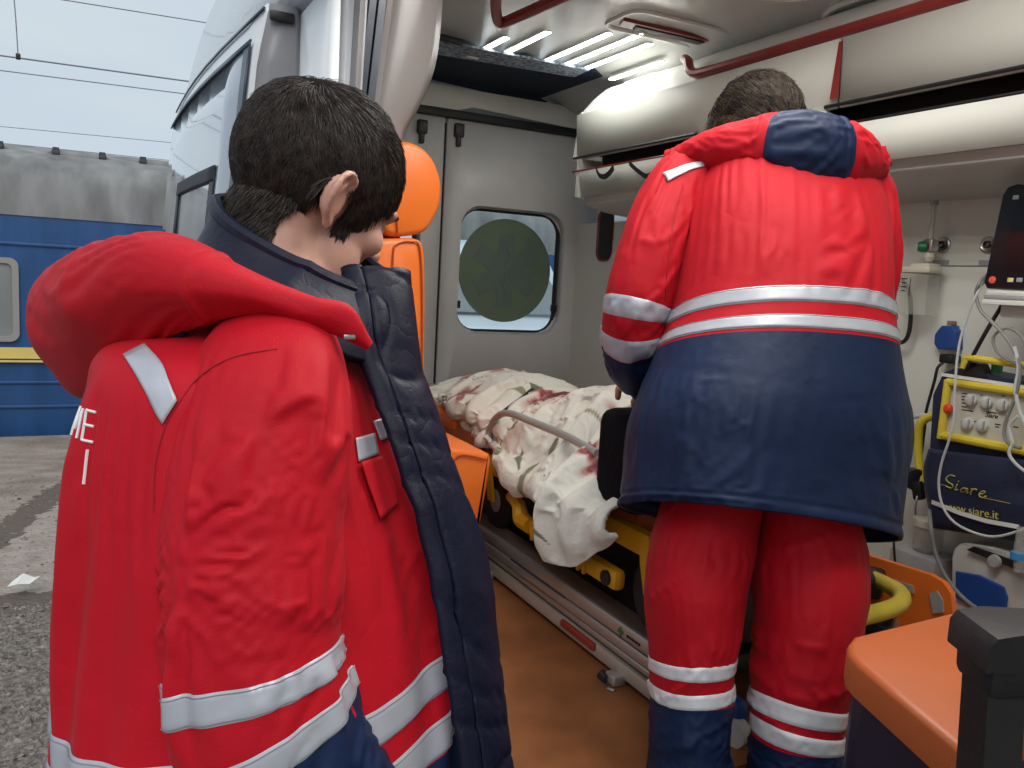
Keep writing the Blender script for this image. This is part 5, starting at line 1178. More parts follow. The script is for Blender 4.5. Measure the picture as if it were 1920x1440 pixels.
# ================================================================== blanket, patient shape under it, block for the dark gap
def blanket():
    NY, NS = 120, 100
    Ys = np.linspace(3.08, 1.30, NY)
    # silhouette heights along the stretcher (top of the covered body) and hem of the near overhang
    def f(y, xs, zs): return np.interp(y, xs[::-1], zs[::-1])
    ky = [3.08, 3.0, 2.77, 2.62, 2.42, 2.2, 2.08, 2.0, 1.9, 1.80, 1.74, 1.65, 1.5, 1.40, 1.30]
    top = np.array([cr(np.array([[a, b] for a, b in zip(ky, [1.045, 1.07, 1.13, 1.16, 1.215, 1.225, 1.195, 1.20, 1.225, 1.25, 1.27, 1.275, 1.27, 1.25, 1.18])]), 400)])[0]
    Z = np.interp(Ys, top[::-1, 0], top[::-1, 1])
    hy = [3.08, 2.6, 2.35, 2.15, 2.02, 1.93, 1.85, 1.74, 1.66, 1.60, 1.57, 1.50, 1.44, 1.38, 1.34, 1.30]
    hem = np.interp(Ys, hy[::-1], [1.03, 1.03, 1.04, 1.055, 1.06, 1.03, 1.0, .98, .99, 1.02, .94, .922, .926, .945, .98, 1.03][::-1])
    xo = np.interp(Ys, [1.30, 1.36, 1.44, 1.55, 1.59, 1.66, 1.75, 1.9, 2.0, 2.15, 2.4, 3.08], [.90, .885, .875, .88, .905, .915, .90, .925, .96, .985, 1.0, 1.02])
    V = np.zeros((NY, NS, 3)); UV = np.zeros((NY, NS, 2))
    for j, y in enumerate(Ys):
        z, h, x0 = Z[j], hem[j], xo[j]
        pr = np.array([(1.53, 1.03), (1.50, 1.07), (1.42, 1.06 + (z - 1.06) * .62), (1.30, 1.06 + (z - 1.06) * .93), (1.20, z), (1.11, 1.06 + (z - 1.06) * .90), (1.03, 1.06 + (z - 1.06) * .55 + .01), (.985, 1.06 + (z - 1.06) * .25 + .01), (x0 + .02, 1.065), (x0, 1.045 if h < 1.02 else 1.05), (x0 - .004, (1.04 + h) / 2), (x0 + .012, h)])
        c = cr(pr, 240); L_ = np.concatenate([[0], np.cumsum(np.linalg.norm(np.diff(c, axis=0), axis=1))]); s = np.linspace(0, 1, NS) ** .92 * L_[-1]
        V[j, :, 0] = np.interp(s, L_, c[:, 0]); V[j, :, 2] = np.interp(s, L_, c[:, 1]); V[j, :, 1] = y; UV[j, :, 0] = y; UV[j, :, 1] = s
    N = normals(V, False); N *= np.sign(N[NY // 2, NS // 2, 2])
    P = np.concatenate([UV, np.zeros((NY, NS, 1))], -1)
    d = .022 * (ridge(P * np.array([5.5, 4.2, 1]) + .3, 201, 1.5) - .45) + .008 * (ridge(P * np.array([13, 10, 1]), 203, 1.8) - .4)
    hang = np.clip((UV[..., 1] - .52) / .12, 0, 1)
    d = d + hang * .016 * np.sin(P[..., 0] * 46 + 3 * np.sin(P[..., 0] * 9)) * .7
    # strap valley, the deep fold between the two heaps and rolled edges
    y, s = UV[..., 0], UV[..., 1]
    d = d - .030 * np.exp(-((y - (2.10 + .35 * (.45 - s))) / .035) ** 2) - .045 * np.exp(-((y - (1.585 + .12 * (.5 - s))) / .028) ** 2) + .03 * np.exp(-((y - (1.50 + .1 * (.5 - s))) / .05) ** 2)
    d = d - .03 * np.exp(-((y - (2.50 + .5 * (s - .4))) / .03) ** 2) * (s > .3) - .025 * np.exp(-((y - 1.72) / .03) ** 2) * np.exp(-((s - .58) / .08) ** 2)
    V0 = V - N * .022; V = V + N * d[..., None]
    pin = np.clip((.06 - UV[..., 1]) / .03, 0, 1) + np.clip((Ys[:, None] - 3.02) / .04, 0, 1) + .25 * np.clip((UV[..., 1] - .50) / .1, 0, 1)
    V = simulate(V, False, np.clip(pin, 0, 1), [(V0[::2, ::2].reshape(-1, 3), gridfaces((NY + 1) // 2, (NS + 1) // 2))], frames=13, grow=.035, bend=1.2, quality=4, dist=.002)
    V = up2(up2(V, False), False); UV = up2(up2(UV, False), False); NY, NS = V.shape[:2]; y, s = UV[..., 0], UV[..., 1]
    o = mesh('blanket', V.reshape(-1, 3), gridfaces(NY, NS), None, None)
    # printed flowers: large dusky blooms and loose leaves scattered over the cloth
    rng = np.random.RandomState(5); Pf = np.stack([y, s, np.zeros_like(y)], -1)
    wob = .035 * (np.stack([vnoise(Pf * 14, 301), vnoise(Pf * 14 + 5, 302)], -1) - .5) + .006 * (np.stack([vnoise(Pf * 45, 303), vnoise(Pf * 45 + 5, 304)], -1) - .5)
    q = np.stack([y, s], -1) + wob; base = np.array([.78, .78, .70]); colr = np.broadcast_to(base, V.shape).copy()
    colr *= (.96 + .06 * vnoise(Pf * 9, 305))[..., None]
    def blend(m, c): colr[:] = colr * (1 - m[..., None]) + np.array(c) * m[..., None]
    bl = [(2.50, .40, .13), (1.97, .41, .13), (1.86, .47, .07), (2.95, .52, .08), (2.78, .50, .07), (2.30, .60, .07), (1.52, .58, .07), (1.45, .72, .05), (1.33, .45, .10), (1.63, .28, .08), (2.2, .18, .09), (2.75, .22, .1), (1.9, .15, .09), (1.50, .70, .045)]
    for cy, cs, r in bl:
        dd_ = np.linalg.norm((q - [cy, cs]), axis=-1); ang = np.arctan2(q[..., 1] - cs, q[..., 0] - cy); rr = dd_ / (r * (.75 + .25 * np.cos(5 * ang + cy * 9)))
        pt_ = vnoise(Pf * 38 + cy, 311); ring_ = .5 + .5 * np.sin(rr * 9 + 5 * pt_)
        blend(np.clip((1.15 - rr) / .35, 0, 1) * .85, (.58, .27, .25)); blend(np.clip((.92 - rr) / .2, 0, 1) * (.25 + .75 * ring_), (.30, .05, .055)); blend(np.clip((.5 - rr) / .2, 0, 1) * .9, (.13, .018, .025))
    for k in range(70):
        cy, cs, a, ln, wd = rng.uniform(1.3, 3.05), rng.uniform(.05, .95), rng.uniform(0, 6.3), rng.uniform(.025, .06), rng.uniform(.006, .013)
        e = q - [cy, cs]; u_ = e[..., 0] * math.cos(a) + e[..., 1] * math.sin(a); v_ = -e[..., 0] * math.sin(a) + e[..., 1] * math.cos(a)
        rr = np.abs(v_) / (wd * np.clip(1 - (u_ / ln) ** 2, .001, 1)) ; m_ = (np.abs(u_) < ln) * np.clip((1.2 - rr) / .4, 0, 1)
        blend(m_ * .92, [(.17, .18, .09), (.25, .24, .13), (.12, .13, .08)][k % 3])
    for cy, cs, r in ((1.515, .565, .042), (1.41, .40, .04)): blend(np.clip((1.1 - np.linalg.norm((q - [cy, cs]) / [1, 1.5], axis=-1) / r) / .3, 0, 1) * .85, (.24, .22, .11))
    ca = o.data.color_attributes.new('print', 'FLOAT_COLOR', 'POINT'); ca.data.foreach_set('color', np.concatenate([colr, np.ones((NY, NS, 1))], -1).reshape(-1))
    m = fabric('printed_blanket', (1, 1, 1), (1, 1, 1), .85, .3, wr=.3, ws=60); n = m.node_tree; b = n.nodes['Principled BSDF']
    an = n.nodes.new('ShaderNodeAttribute'); an.attribute_name = 'print'; n.links.new(an.outputs['Color'], b.inputs['Base Color'])
    o.data.materials.append(m); t = o.modifiers.new('thickness', 'SOLIDIFY'); t.thickness = .012; t.offset = -1
    tag(o, 'cream blanket with dark red flowers covering the patient on the stretcher', 'blanket'); return o
blanket()
# black block put in as the darkness of the gap beside the blanket
g = MB(); g.box(at(1152, 862, X=.93) + [.04, -.01, 0], (.10, .15, .20), bev=.03, seg=3); o = g.build('dark_gap_block', mat('dark_gap_black', (.006, .006, .008), .9, spec=.1, noise=.3, bump=.3, bscale=60)); 
o = tag(o, 'black block standing in for the dark gap between the blanket and the navy jacket', 'bag')
# ================================================================== the young man in the red jacket
boy = thing('person', 'person with short dark hair in a red and navy jacket standing outside the van', 'person', (.19, .98, 0))
fa = math.radians(-18); Fb = np.array([math.cos(fa), math.sin(fa), 0]); Rb = np.array([math.sin(fa), -math.cos(fa), 0]); UP = np.array([0, 0, 1.])
BD = .95
def bst(v, px, py, w_, d_, e=2.2, D=BD, tilt=0., skew=0.):
    f = (Fb * math.cos(tilt) - UP * math.sin(tilt)) * d_
    return (v, at(px, py, D=D), Rb * w_, f, e)
TS = [bst(0, 510, 1640, .245, 0.2330, 2.3, tilt=-.22), bst(.12, 507, 1500, .24, 0.2310, 2.3, tilt=-.22), bst(.22, 502, 1400, .235, 0.2260, 2.3, tilt=-.20), bst(.40, 497, 1200, .228, 0.2120, 2.3, tilt=-.15), bst(.58, 481, 1000, .225, 0.1930, 2.3, tilt=-.1),
      bst(.74, 462, 830, .228, 0.1740, 2.3), bst(.85, 462, 710, .215, 0.1510, 2.2), bst(.92, 462, 645, .180, 0.1380, 2.1), bst(.97, 500, 610, .115, 0.1000, 2.0), bst(1.0, 535, 592, .07, 0.0700, 2.0)]
def bdisp(G, th, v):
    big = ridge(G * np.array([5.2, 5.2, 1.5]), 21, 1.6) - .45
    mid = ridge(G * np.array([10, 10, 5]) + v[..., None] * 2, 31, 2.0) - .4
    d = .018 * big + .003 * mid
    # long back folds running down from the shoulder blade
    for t0, wd, dp, a, b in ((-1.0, .11, .034, .88, .35), (-1.40, .12, .026, .8, .1), (-.66, .12, .026, .7, .2), (-1.85, .12, .022, .85, .2), (.95, .14, .014, .62, .15), (.55, .12, .018, .55, .1)):
        c = t0 + .22 * np.sin((v - .3) * 5 + t0 * 3); d = d - dp * np.exp(-((th - c) / wd) ** 2) * np.clip((a - v) / .2, 0, 1) * np.clip((v - b + .2) / .3, 0, 1)
    return d * np.clip((1.0 - v) / .12, 0, 1)
def bst0(G, th, v):
    d = .014 * (ridge(G * np.array([5.2, 5.2, 2.0]), 21, 1.6) - .45)
    for t0, wd, dp, a, b in ((-1.0, .11, .026, .88, .35), (-1.40, .12, .020, .8, .1), (-.66, .12, .020, .7, .2), (.95, .14, .012, .62, .15), (.55, .12, .014, .55, .1)):
        c = t0 + .22 * np.sin((v - .3) * 5 + t0 * 3); d = d - dp * np.exp(-((th - c) / wd) ** 2) * np.clip((a - v) / .2, 0, 1) * np.clip((v - b + .2) / .3, 0, 1)
    return d * np.clip((1.0 - v) / .12, 0, 1)
jk = Loft(TS, 110, 80, math.radians(-262), math.radians(76), bst0)
inner = Loft([(q[0], q[1], q[2] * .91, q[3] * .91, q[4]) for q in TS], 40, 34)
jk.settle(lambda th, v: np.maximum(np.clip((v - .80) / .10, 0, 1), np.clip((th - math.radians(66)) / .12, 0, 1) * .9) + .0 * v, [inner.solid()], frames=14, kh=1.012, kv=1.012, bend=3.0, quality=4, fine=lambda G: .0005 * (ridge(G * 22, 33, 2) - .4))
VN = .258                                                        # navy below this
jacket = jk.build('jacket', [M['red'], M['navycloth']], boy, jk.facemi(lambda t, v: 1 if v < VN else 0), .008)
for a, b in ((.262, .312), (.346, .396)):
    jk.band('reflective_stripe', a, b, M['tape'], jacket, math.radians(-260), math.radians(75), 200, off=.0022, nv=9, stitch=True)
# right sleeve, nearest the camera
def tube_st(P, side_ref, fr_ref=None):
    """stations from (v, px, py, D, half-width, half-depth)."""
    C = [at(p[1], p[2], D=p[3]) for p in P]; S = []
    for i, p in enumerate(P):
        t = nrmz(C[min(i + 1, len(C) - 1)] - C[max(i - 1, 0)]); s = side_ref - t * np.dot(side_ref, t); s = nrmz(s); f = np.cross(s, t)
        S.append((p[0], C[i], s * p[4], f * p[5], 2.15))
    return S
camR = CM @ np.array([1., 0, 0]); camB = CM @ np.array([0, 0, 1.])
SP = [(0, 508, 625, .895, .040, .045), (.05, 518, 650, .855, .058, .056), (.12, 512, 695, .82, .073, .066), (.22, 500, 780, .79, .083, .074), (.38, 480, 930, .772, .088, .078), (.52, 474, 1060, .762, .086, .078), (.62, 478, 1150, .758, .083, .077), (.72, 487, 1245, .757, .080, .076), (.80, 510, 1330, .76, .078, .075), (.90, 565, 1440, .77, .074, .073), (1.0, 650, 1560, .785, .066, .066)]
def sdisp(G, th, v):
    tw = th + 1.5 * v; w1 = ridge(np.stack([np.cos(tw) * 1.15, np.sin(tw) * 1.15, v * 2.6 + .35 * np.sin(th)], -1), 41, 1.5) - .45
    w2 = ridge(np.stack([np.cos(th) * 1.2, np.sin(th) * 1.2, v * 17 + 2.2 * np.sin(th * 1 + 1.4)], -1), 43, 2.2) - .36
    amp = np.interp(v, [0, .15, .4, .62, .70, .84, 1], [.2, .5, .8, 1.15, .55, .55, .9])
    d = (.016 * w1 + .0016 * w2) * amp
    # deep diagonal folds at the elbow and below the shoulder
    for v0, sl, wd, dp, tc in ((.585, .05, .026, .014, -1.2), (.49, -.05, .026, .009, -2.0), (.645, .03, .022, .009, -.6), (.30, .09, .04, .010, -.9), (.40, .08, .035, .009, -2.2)):
        dv = v - (v0 + sl * np.sin(th - tc)); d = d - dp * np.exp(-(dv / wd) ** 2) * (.5 + .5 * np.cos(th - tc))
    return d
def sst0(G, th, v):
    tw = th + 1.5 * v; d = .017 * (ridge(np.stack([np.cos(tw) * .9, np.sin(tw) * .9, v * 2.9], -1), 41, 1.5) - .45) * np.clip((v - .05) / .2, 0, 1)
    for v0, sl_, wd, dp, tc in ((.60, .06, .03, .016, -1.2), (.50, -.06, .03, .012, -2.0), (.68, .04, .025, .010, -.6), (.32, .10, .045, .012, -.9), (.42, .09, .04, .012, -2.2)):
        d = d - dp * np.exp(-((v - (v0 + sl_ * np.sin(th - tc))) / wd) ** 2) * (.5 + .5 * np.cos(th - tc))
    return d
sl = Loft(tube_st(SP, camR), 66, 90, disp=sst0)
inn = Loft([(q[0], q[1], q[2] * .86, q[3] * .86, q[4]) for q in tube_st(SP, camR)], 28, 40)
sl.settle(lambda th, v: np.clip((.22 - v) / .12, 0, 1) + np.clip((v - .95) / .03, 0, 1), [inn.solid()], frames=14, kh=1.0, kv=1.018, bend=6.0, quality=4, fine=lambda G: .0004 * (ridge(G * 24, 35, 2) - .4))
sleeve = sl.build('sleeve', [M['red'], M['navycloth']], jacket, sl.facemi(lambda t, v: 1 if v > .833 - .014 * math.cos(t) else 0), .0)
for a, b, tl_ in ((.690, .738, .006), (.790, .838, .014)): sl.band('reflective_stripe', a, b, M['tape'], jacket, off=.002, tilt=tl_, ph=math.pi, stitch=True)
# left sleeve on the far side
LS = []
for v, dz, dx, r in ((0, -.02, .0, .06), (.1, -.06, .01, .09), (.4, -.26, .0, .092), (.6, -.40, .03, .088), (.85, -.52, .14, .08), (1, -.58, .24, .07)):
    c = at(470, 640, D=BD) - Rb * .20 + Fb * dx + UP * dz; LS.append((v, c, Fb * r, Rb * r, 2.1))
l2 = Loft(LS, 60, 80, disp=sst0); l2.build('sleeve', [M['red'], M['navycloth']], jacket, l2.facemi(lambda t, v: 1 if v > .86 else 0))
for a, b in ((.665, .722), (.79, .85)): l2.band('reflective_stripe', a, b, M['tape'], jacket, off=.002)

# hood lying on the back and round the neck
HP = [(0, 690, 648, .815, .006, .008), (.08, 640, 602, .80, .020, .013), (.15, 575, 584, .79, .018, .016), (.23, 500, 560, .785, .020, .022), (.33, 417, 544, .785, .031, .036), (.44, 310, 534, .82, .053, .056), (.54, 215, 572, .91, .072, .068), (.63, 160, 598, 1.02, .080, .068), (.72, 195, 580, 1.12, .075, .062), (.84, 330, 530, 1.17, .05, .045), (.93, 480, 540, 1.12, .03, .028), (1.0, 600, 590, 1.05, .01, .01)]
C = [at(p[1], p[2], D=p[3]) for p in HP]; HS = []
for i, p in enumerate(HP):
    t = nrmz(C[min(i + 1, len(C) - 1)] - C[max(i - 1, 0)]); u = nrmz(UP - t * t[2]); f = np.cross(t, u); HS.append((p[0], C[i], u * p[4], f * p[5], 2.3))
def hdisp(G, th, v):
    d = .008 * (ridge(G * np.array([4.5, 4.5, 6.]), 51, 1.5) - .45) + .002 * (ridge(G * 14, 53, 2) - .4)
    d = d + .010 * np.exp(-((th - 3.6) / .5) ** 2) * np.exp(-((v - .6) / .16) ** 2)
    return d * np.clip(v / .08, 0, 1) * np.clip((1 - v) / .08, 0, 1)
hl = Loft(HS, 56, 84, disp=hdisp, shape=tear)
hin = Loft([(q[0], q[1], q[2] * .82, q[3] * .82, q[4]) for q in HS], 30, 40, shape=tear)
hl.settle(lambda th, v: np.clip((.46 - v) / .12, 0, 1) + np.clip((v - .78) / .1, 0, 1) + .35 * np.exp(-((th - math.pi) / .35) ** 2), [hin.solid()], frames=12, kh=1.0, kv=1.02, bend=2.5, quality=4, fine=lambda G: .0004 * (ridge(G * 22, 55, 2) - .4)); hood = hl.build('hood', [M['red']], jacket)
# dark piping along the hood's lower edge
tt = np.linspace(.40, .78, 50); P = hl.at(np.full(50, math.pi * 1.02), tt, .001); mb = MB(); mb.tube(P, .0032, 8); mb.build('piping', M['lining'], hood)

# stand-up collar, dark inside and out
def collar_st(rows): return [(v, at(px, py, D=D), Rb * w_ - UP * .020 * v, (Fb * math.cos(ti) - UP * math.sin(ti)) * d_, 2.2) for v, px, py, D, w_, d_, ti in rows]
CS = collar_st([(0, 545, 610, .945, .138, .130, .30), (.3, 560, 552, .952, .124, .120, .32), (.6, 572, 503, .96, .112, .115, .36), (1.0, 578, 462, .965, .110, .116, .40)])
cl_ = Loft(CS, 120, 40, math.radians(-262), math.radians(72), lambda G, th, v: .006 * (ridge(G * np.array([9, 9, 14.]), 61, 2) - .4) + .004 * np.sin(v * 3.1))
col = cl_.build('collar', [M['lining']], jacket, None, .014)
P = cl_.at(np.linspace(math.radians(-262), math.radians(72), 100), np.full(100, .998), -.004); mb = MB(); mb.tube(P, .0085, 8); mb.build('collar_edge', M['lining'], col)

# dark front facing hanging open
Lx = cr(np.array([(648, 507), (660, 570), (668, 650), (698, 730), (734, 830), (776, 960), (808, 1080), (832, 1220), (850, 1330), (866, 1450), (866, 1600)]), 90)
Rx = cr(np.array([(758, 512), (768, 590), (782, 690), (812, 790), (850, 910), (890, 1015), (912, 1130), (932, 1260), (944, 1380), (950, 1450), (955, 1600)]), 90)
Dl = np.interp(np.linspace(0, 1, 90), [0, .15, .4, .7, 1], [.905, .875, .855, .840, .83]); Dr = np.interp(np.linspace(0, 1, 90), [0, .15, .4, .7, 1], [.925, .905, .90, .895, .885])
nu = 26; V = []
rows = np.linspace(0, 1, 90)
for j in range(90):
    for k in range(nu):
        u = k / (nu - 1); px = Lx[j] * (1 - u) + Rx[j] * u; Dd = Dl[j] * (1 - u) + Dr[j] * u
        V.append(at(px[0], px[1], D=Dd))
V = np.array(V).reshape(90, nu, 3); Nn = normals(V, False); Nn *= np.sign(np.sum(Nn * camB, -1, keepdims=True))
uu = np.linspace(0, 1, nu)[None, :]; vv = rows[:, None]
quilt = -.0030 * np.exp(-((((vv * 9 + .5 * np.sin(vv * 17) + .35 * np.sin(uu * 3 + vv * 13)) % 1) - .5) / .08) ** 2) - .003 * np.exp(-((uu - .24 - .03 * np.sin(vv * 9)) / .035) ** 2)
puff = .012 * np.sin(np.pi * uu) ** .6 + quilt + .007 * (ridge(V * np.array([8, 8, 7.]), 71, 1.6) - .4)
V = V + Nn * puff[..., None]
fcg = mesh('front_facing', V.reshape(-1, 3), gridfaces(90, nu), M['lining'], jacket); q = fcg.modifiers.new('t', 'SOLIDIFY'); q.thickness = .016; q.offset = 0

# tapes, pocket and lettering laid on the jacket
bv = bvh_of([jacket, sleeve])
decal('shoulder_tape', [(233, 668), (258, 705), (284, 752), (306, 796)], [(272, 648), (304, 682), (318, 715), (334, 752)], bv, M['tape'], jacket, off=.0025)
decal('chest_tape', [(664, 822), (670, 866)], [(700, 812), (708, 852)], bv, M['tape'], jacket, 8, 8)
decal('chest_tape', [(698, 790), (712, 826)], [(716, 784), (736, 820)], bv, M['tape'], jacket, 8, 8)
decal('pocket_flap', [(668, 868), (680, 905), (694, 945), (706, 974)], [(708, 856), (722, 885), (734, 915), (740, 948)], bv, M['red'], jacket, 12, 10, off=.006)
def letters(s, e0, e1):
    pass
def px_stroke(name, S, bvh, m, parent, r=.003, off=.0015):
    g = MB()
    for s in S:
        P = []
        for x, y in (cr(np.array(s, float), 10) if len(s) > 2 else np.array(s[0]) + (np.array(s[1], float) - np.array(s[0])) * np.linspace(0, 1, 8)[:, None]):
            d = CM @ np.array([(x - 960) / FPX, (720 - y) / FPX, -1.]); h = bvh.ray_cast(Vector(CAM), Vector(d).normalized())
            if h[0] is None: continue
            nn = np.array(h[1]); nn = nn if nn.dot(d) < 0 else -nn; P.append(np.array(h[0]) + nn * off)
        if len(P) > 1: g.tube(np.array(P), r, 5)
    if g.V: o = g.build(name, m, parent); o['kind'] = 'stuff'; return o
M['print'] = mat('white_print', (.78, .78, .78), .6)
# white lettering printed across the back, seen here only at its right-hand end
def to_px(P):
    c = (P - CAM) @ CM; return np.stack([960 + FPX * c[..., 0] / -c[..., 2], 720 - FPX * c[..., 1] / -c[..., 2]], -1)
_pp = to_px(jk.G); _d = np.abs(_pp - np.array([180., 801.])).sum(-1) + 1e3 * (jk.th[None, :] > -.2) + 1e3 * (jk.th[None, :] < -1.57)
_j, _i = np.unravel_index(np.argmin(_d), _d.shape); TE, VE = jk.th[_i], jk.v[_j]
_mv = np.linalg.norm(jk.G[_j + 6, _i] - jk.G[_j - 6, _i]) / (jk.v[_j + 6] - jk.v[_j - 6]); _mt = np.linalg.norm(jk.G[_j, _i + 3] - jk.G[_j, _i - 3]) / (jk.th[_i + 3] - jk.th[_i - 3])
LW, LH, LG = .013, .028, .005
GL = {'M': [[(0, 0), (0, 1)], [(0, 1), (.5, .25)], [(.5, .25), (1, 1)], [(1, 1), (1, 0)]], 'E': [[(.1, 0), (.1, 1)], [(.1, 1), (.95, 1)], [(.1, .5), (.85, .5)], [(.1, 0), (.95, 0)]], 'I': [[(.5, 0), (.5, 1)]]}
g = MB()
for ch, x0, y0 in (('E', -LW, -.5), ('M', -2 * LW - LG, -.5), ('I', -LW * .9, -1.75)):
    for (xa, ya), (xb, yb) in GL[ch]:
        t_ = np.linspace(0, 1, 6); X_ = x0 + (xa + (xb - xa) * t_) * LW; Y_ = (y0 + ya + (yb - ya) * t_) * LH
        g.tube(jk.at(TE + X_ / _mt, VE + Y_ / _mv, .0006), .0015, 5)
o = g.build('back_lettering', M['print'], jacket); o['kind'] = 'stuff'
px_stroke('seam', [[(338, 752), (365, 715), (410, 682), (460, 664), (520, 655)]], bv, M['stitch'], jacket, .0007, .0005)
px_stroke('seam', [[(338, 752), (310, 800), (292, 870), (288, 960)]], bv, M['stitch'], jacket, .0007, .0005)
# zip end at the collar corner
P = at(655, 632, D=.795); MB().box(P, (.012, .004, .005), bev=.001).build('zip_end', M['steel'], jacket)

# head, neck and body: one skin
hc = at(594, 364, D=1.0); ha = math.radians(22); hp = math.radians(25); hroll = math.radians(6)
HR = rotz(ha) @ roty(hp) @ rotx(hroll)
mb = MB(); HT = head_shape(mb, hc, HR, 1.0)
nk = at(545, 560, D=.97)
mb.tube([HT((-.025, 0, -.01)), HT((-.026, 0, -.065)), (HT((-.022, 0, -.10)) * .6 + nk * .4), nk + [0, 0, -.05]], [.060, .057, .060, .085], 20, sm=12); ell(mb, HT((-.034, 0, -.045)), (.046, .056, .060), HR)
ct = at(470, 800, D=BD); cw = at(480, 1250, D=BD); ch = cw + [0, 0, -.12]
mb.tube([nk + [0, 0, -.04], ct, cw, ch], [.09, .135, .12, .13], 20, sm=24)
shs = {}
mb.tube([nk + [0, 0, -.06] + Rb * .02, at(490, 640, D=.86), at(468, 900, D=.755), at(480, 1150, D=.742), at(600, 1470, D=.76), at(665, 1570, D=.78)], [.055, .045, .038, .034, .028, .026], 14, sm=40)
lf = [np.array(s[1]) for s in LS]; mb.tube([nk + [0, 0, -.06] - Rb * .02, lf[1], lf[2], lf[3], lf[4], lf[5]], [.06, .05, .045, .042, .034, .028], 14, sm=40)
a = at(665, 1570, D=.78); hand(mb, a, at(720, 1660, D=.80) - a, Rb, -1); hand(mb, lf[5], lf[5] - lf[4], -Rb, 1)
for s in (-1, 1):
    hp_ = ch + Rb * .09 * s; mb.tube([hp_, [hp_[0], hp_[1], .50], [hp_[0] - .01, hp_[1], .09]], [.09, .062, .045], 14, sm=20); ell(mb, [hp_[0] + .06, hp_[1], .05], (.12, .042, .04))
body = remeshed('body', mb, .0038, .5, M['skin'], boy, 6)
for y in (-1, 1):
    g = MB(); ell(g, HT((.0765, y * .030, -.001)), (.0115, .0115, .0115)); g.build('eye', mat('eye_white', (.35, .30, .27), .3), boy)
    g = MB(); P = [HT((.098, y * .014, .020)), HT((.098, y * .030, .026)), HT((.086, y * .048, .021))]; g.tube(P, .0035, 6, sm=10); g.build('eyebrow', hairmat('brow_hair', (.012, .009, .008), (.03, .022, .017)), boy)
def keep_b(P):
    x, y, z = P[:, 0], P[:, 1], P[:, 2]; ay = np.abs(y)
    k = z > np.interp(x, [-.12, -.07, -.050, -.036, -.006, .016, .034, .056, .10], [-.112, -.108, -.062, .006, .016, -.040, .012, .044, .074])
    return k
def flow_b(P):
    crown = np.array([-.070, -.018, .105]); d = P - crown; d /= np.linalg.norm(d, axis=1)[:, None] + 1e-6
    sw = np.cross(np.array([-.5, 0, .86]), d); top = np.clip((P[:, 2] - .06) / .05, 0, 1)[:, None]
    return d + .35 * sw + np.array([.7, -.2, 0]) * top + np.array([0, 0, -.9]) * (1 - top)
HM = hairmat('dark_brown_hair', (.014, .011, .011), (.060, .043, .034))
hair('hair', hc, HR, 1.0, keep_b, flow_b, 36000, lambda P: np.interp(P[:, 2], [-.11, 0, .06, .12], [.030, .030, .034, .046]), HM, boy, .005, 3, .00052, .26, jit=.55)
hair_on('hair', body, hc, HR, lambda P: (P[:, 2] < .03) & (P[:, 2] > -.100 + .010 * np.cos(P[:, 1] * 80)) & (P[:, 0] < np.interp(P[:, 2], [-.11, -.06, -.02, .02], [-.056, -.054, -.046, -.036])) & (np.abs(P[:, 1]) < .085), (-.12, 0, -1.), 17000, .022, HM, boy, 8, .00055, .42)
hair_on('hair', body, hc, HR, lambda P: (P[:, 2] < .02) & (P[:, 2] > -.038) & (P[:, 0] > .006) & (P[:, 0] < .020) & (np.abs(P[:, 1]) < .09), (.1, 0, -1.), 2500, .016, HM, boy, 9, .0005, .2)
# trousers and boots below the frame
for s in (-1, 1):
    hp_ = ch + Rb * .09 * s; S = [(0, hp_ + [0, 0, .02], Fb * .125, Rb * .115, 2.1), (.3, [hp_[0], hp_[1], .62], Fb * .11, Rb * .10, 2.1), (.6, [hp_[0], hp_[1], .38], Fb * .10, Rb * .092, 2.1), (1, [hp_[0], hp_[1], .09], Fb * .09, Rb * .085, 2.1)]
    tl = Loft([(q[0], np.array(q[1]), q[2], q[3], q[4]) for q in S], 48, 60, disp=lambda G, th, v: .012 * (ridge(G * np.array([7, 7, 9.]), 81, 2) - .4)); tl.build('trouser_leg', M['navycloth'], boy)
    g = MB(); ell(g, [hp_[0] + .07, hp_[1], .055], (.145, .055, .055)); g.box((hp_[0] + .065, hp_[1], .018), (.29, .10, .035), bev=.014); o = remeshed('boot', g, .008, .5, M['boot'], boy, 4)
# ================================================================== the second responder, bending over the stretcher
wom = thing('person', 'person seen from behind in a red and navy jacket bending over the stretcher', 'person', (.92, .92, .395))
wa = math.radians(74); Fw = np.array([math.cos(wa), math.sin(wa), 0]); Rw = np.array([math.sin(wa), -math.cos(wa), 0])
def wst(v, px, py, D, w_, d_, tilt, e=2.3): t = math.radians(tilt); return (v, at(px, py, D=D), Rw * w_ - UP * float(np.interp(v, [0, .1, .3, .5], [.036, .03, .012, 0])), (Fw * math.cos(t) - UP * math.sin(t)) * d_, e)
WS = [wst(0, 1420, 972, 1.36, .233, .182, 20), wst(.10, 1426, 910, 1.37, .234, .182, 19), wst(.25, 1440, 800, 1.385, .240, .178, 18), wst(.42, 1450, 688, 1.41, .215, .165, 16), wst(.55, 1458, 600, 1.44, .196, .16, 18), wst(.70, 1466, 480, 1.48, .192, .155, 22), wst(.82, 1466, 390, 1.52, .185, .145, 26), wst(.91, 1460, 325, 1.56, .155, .125, 30), wst(.97, 1448, 285, 1.59, .105, .10, 34), wst(1.0, 1440, 262, 1.61, .07, .07, 36)]
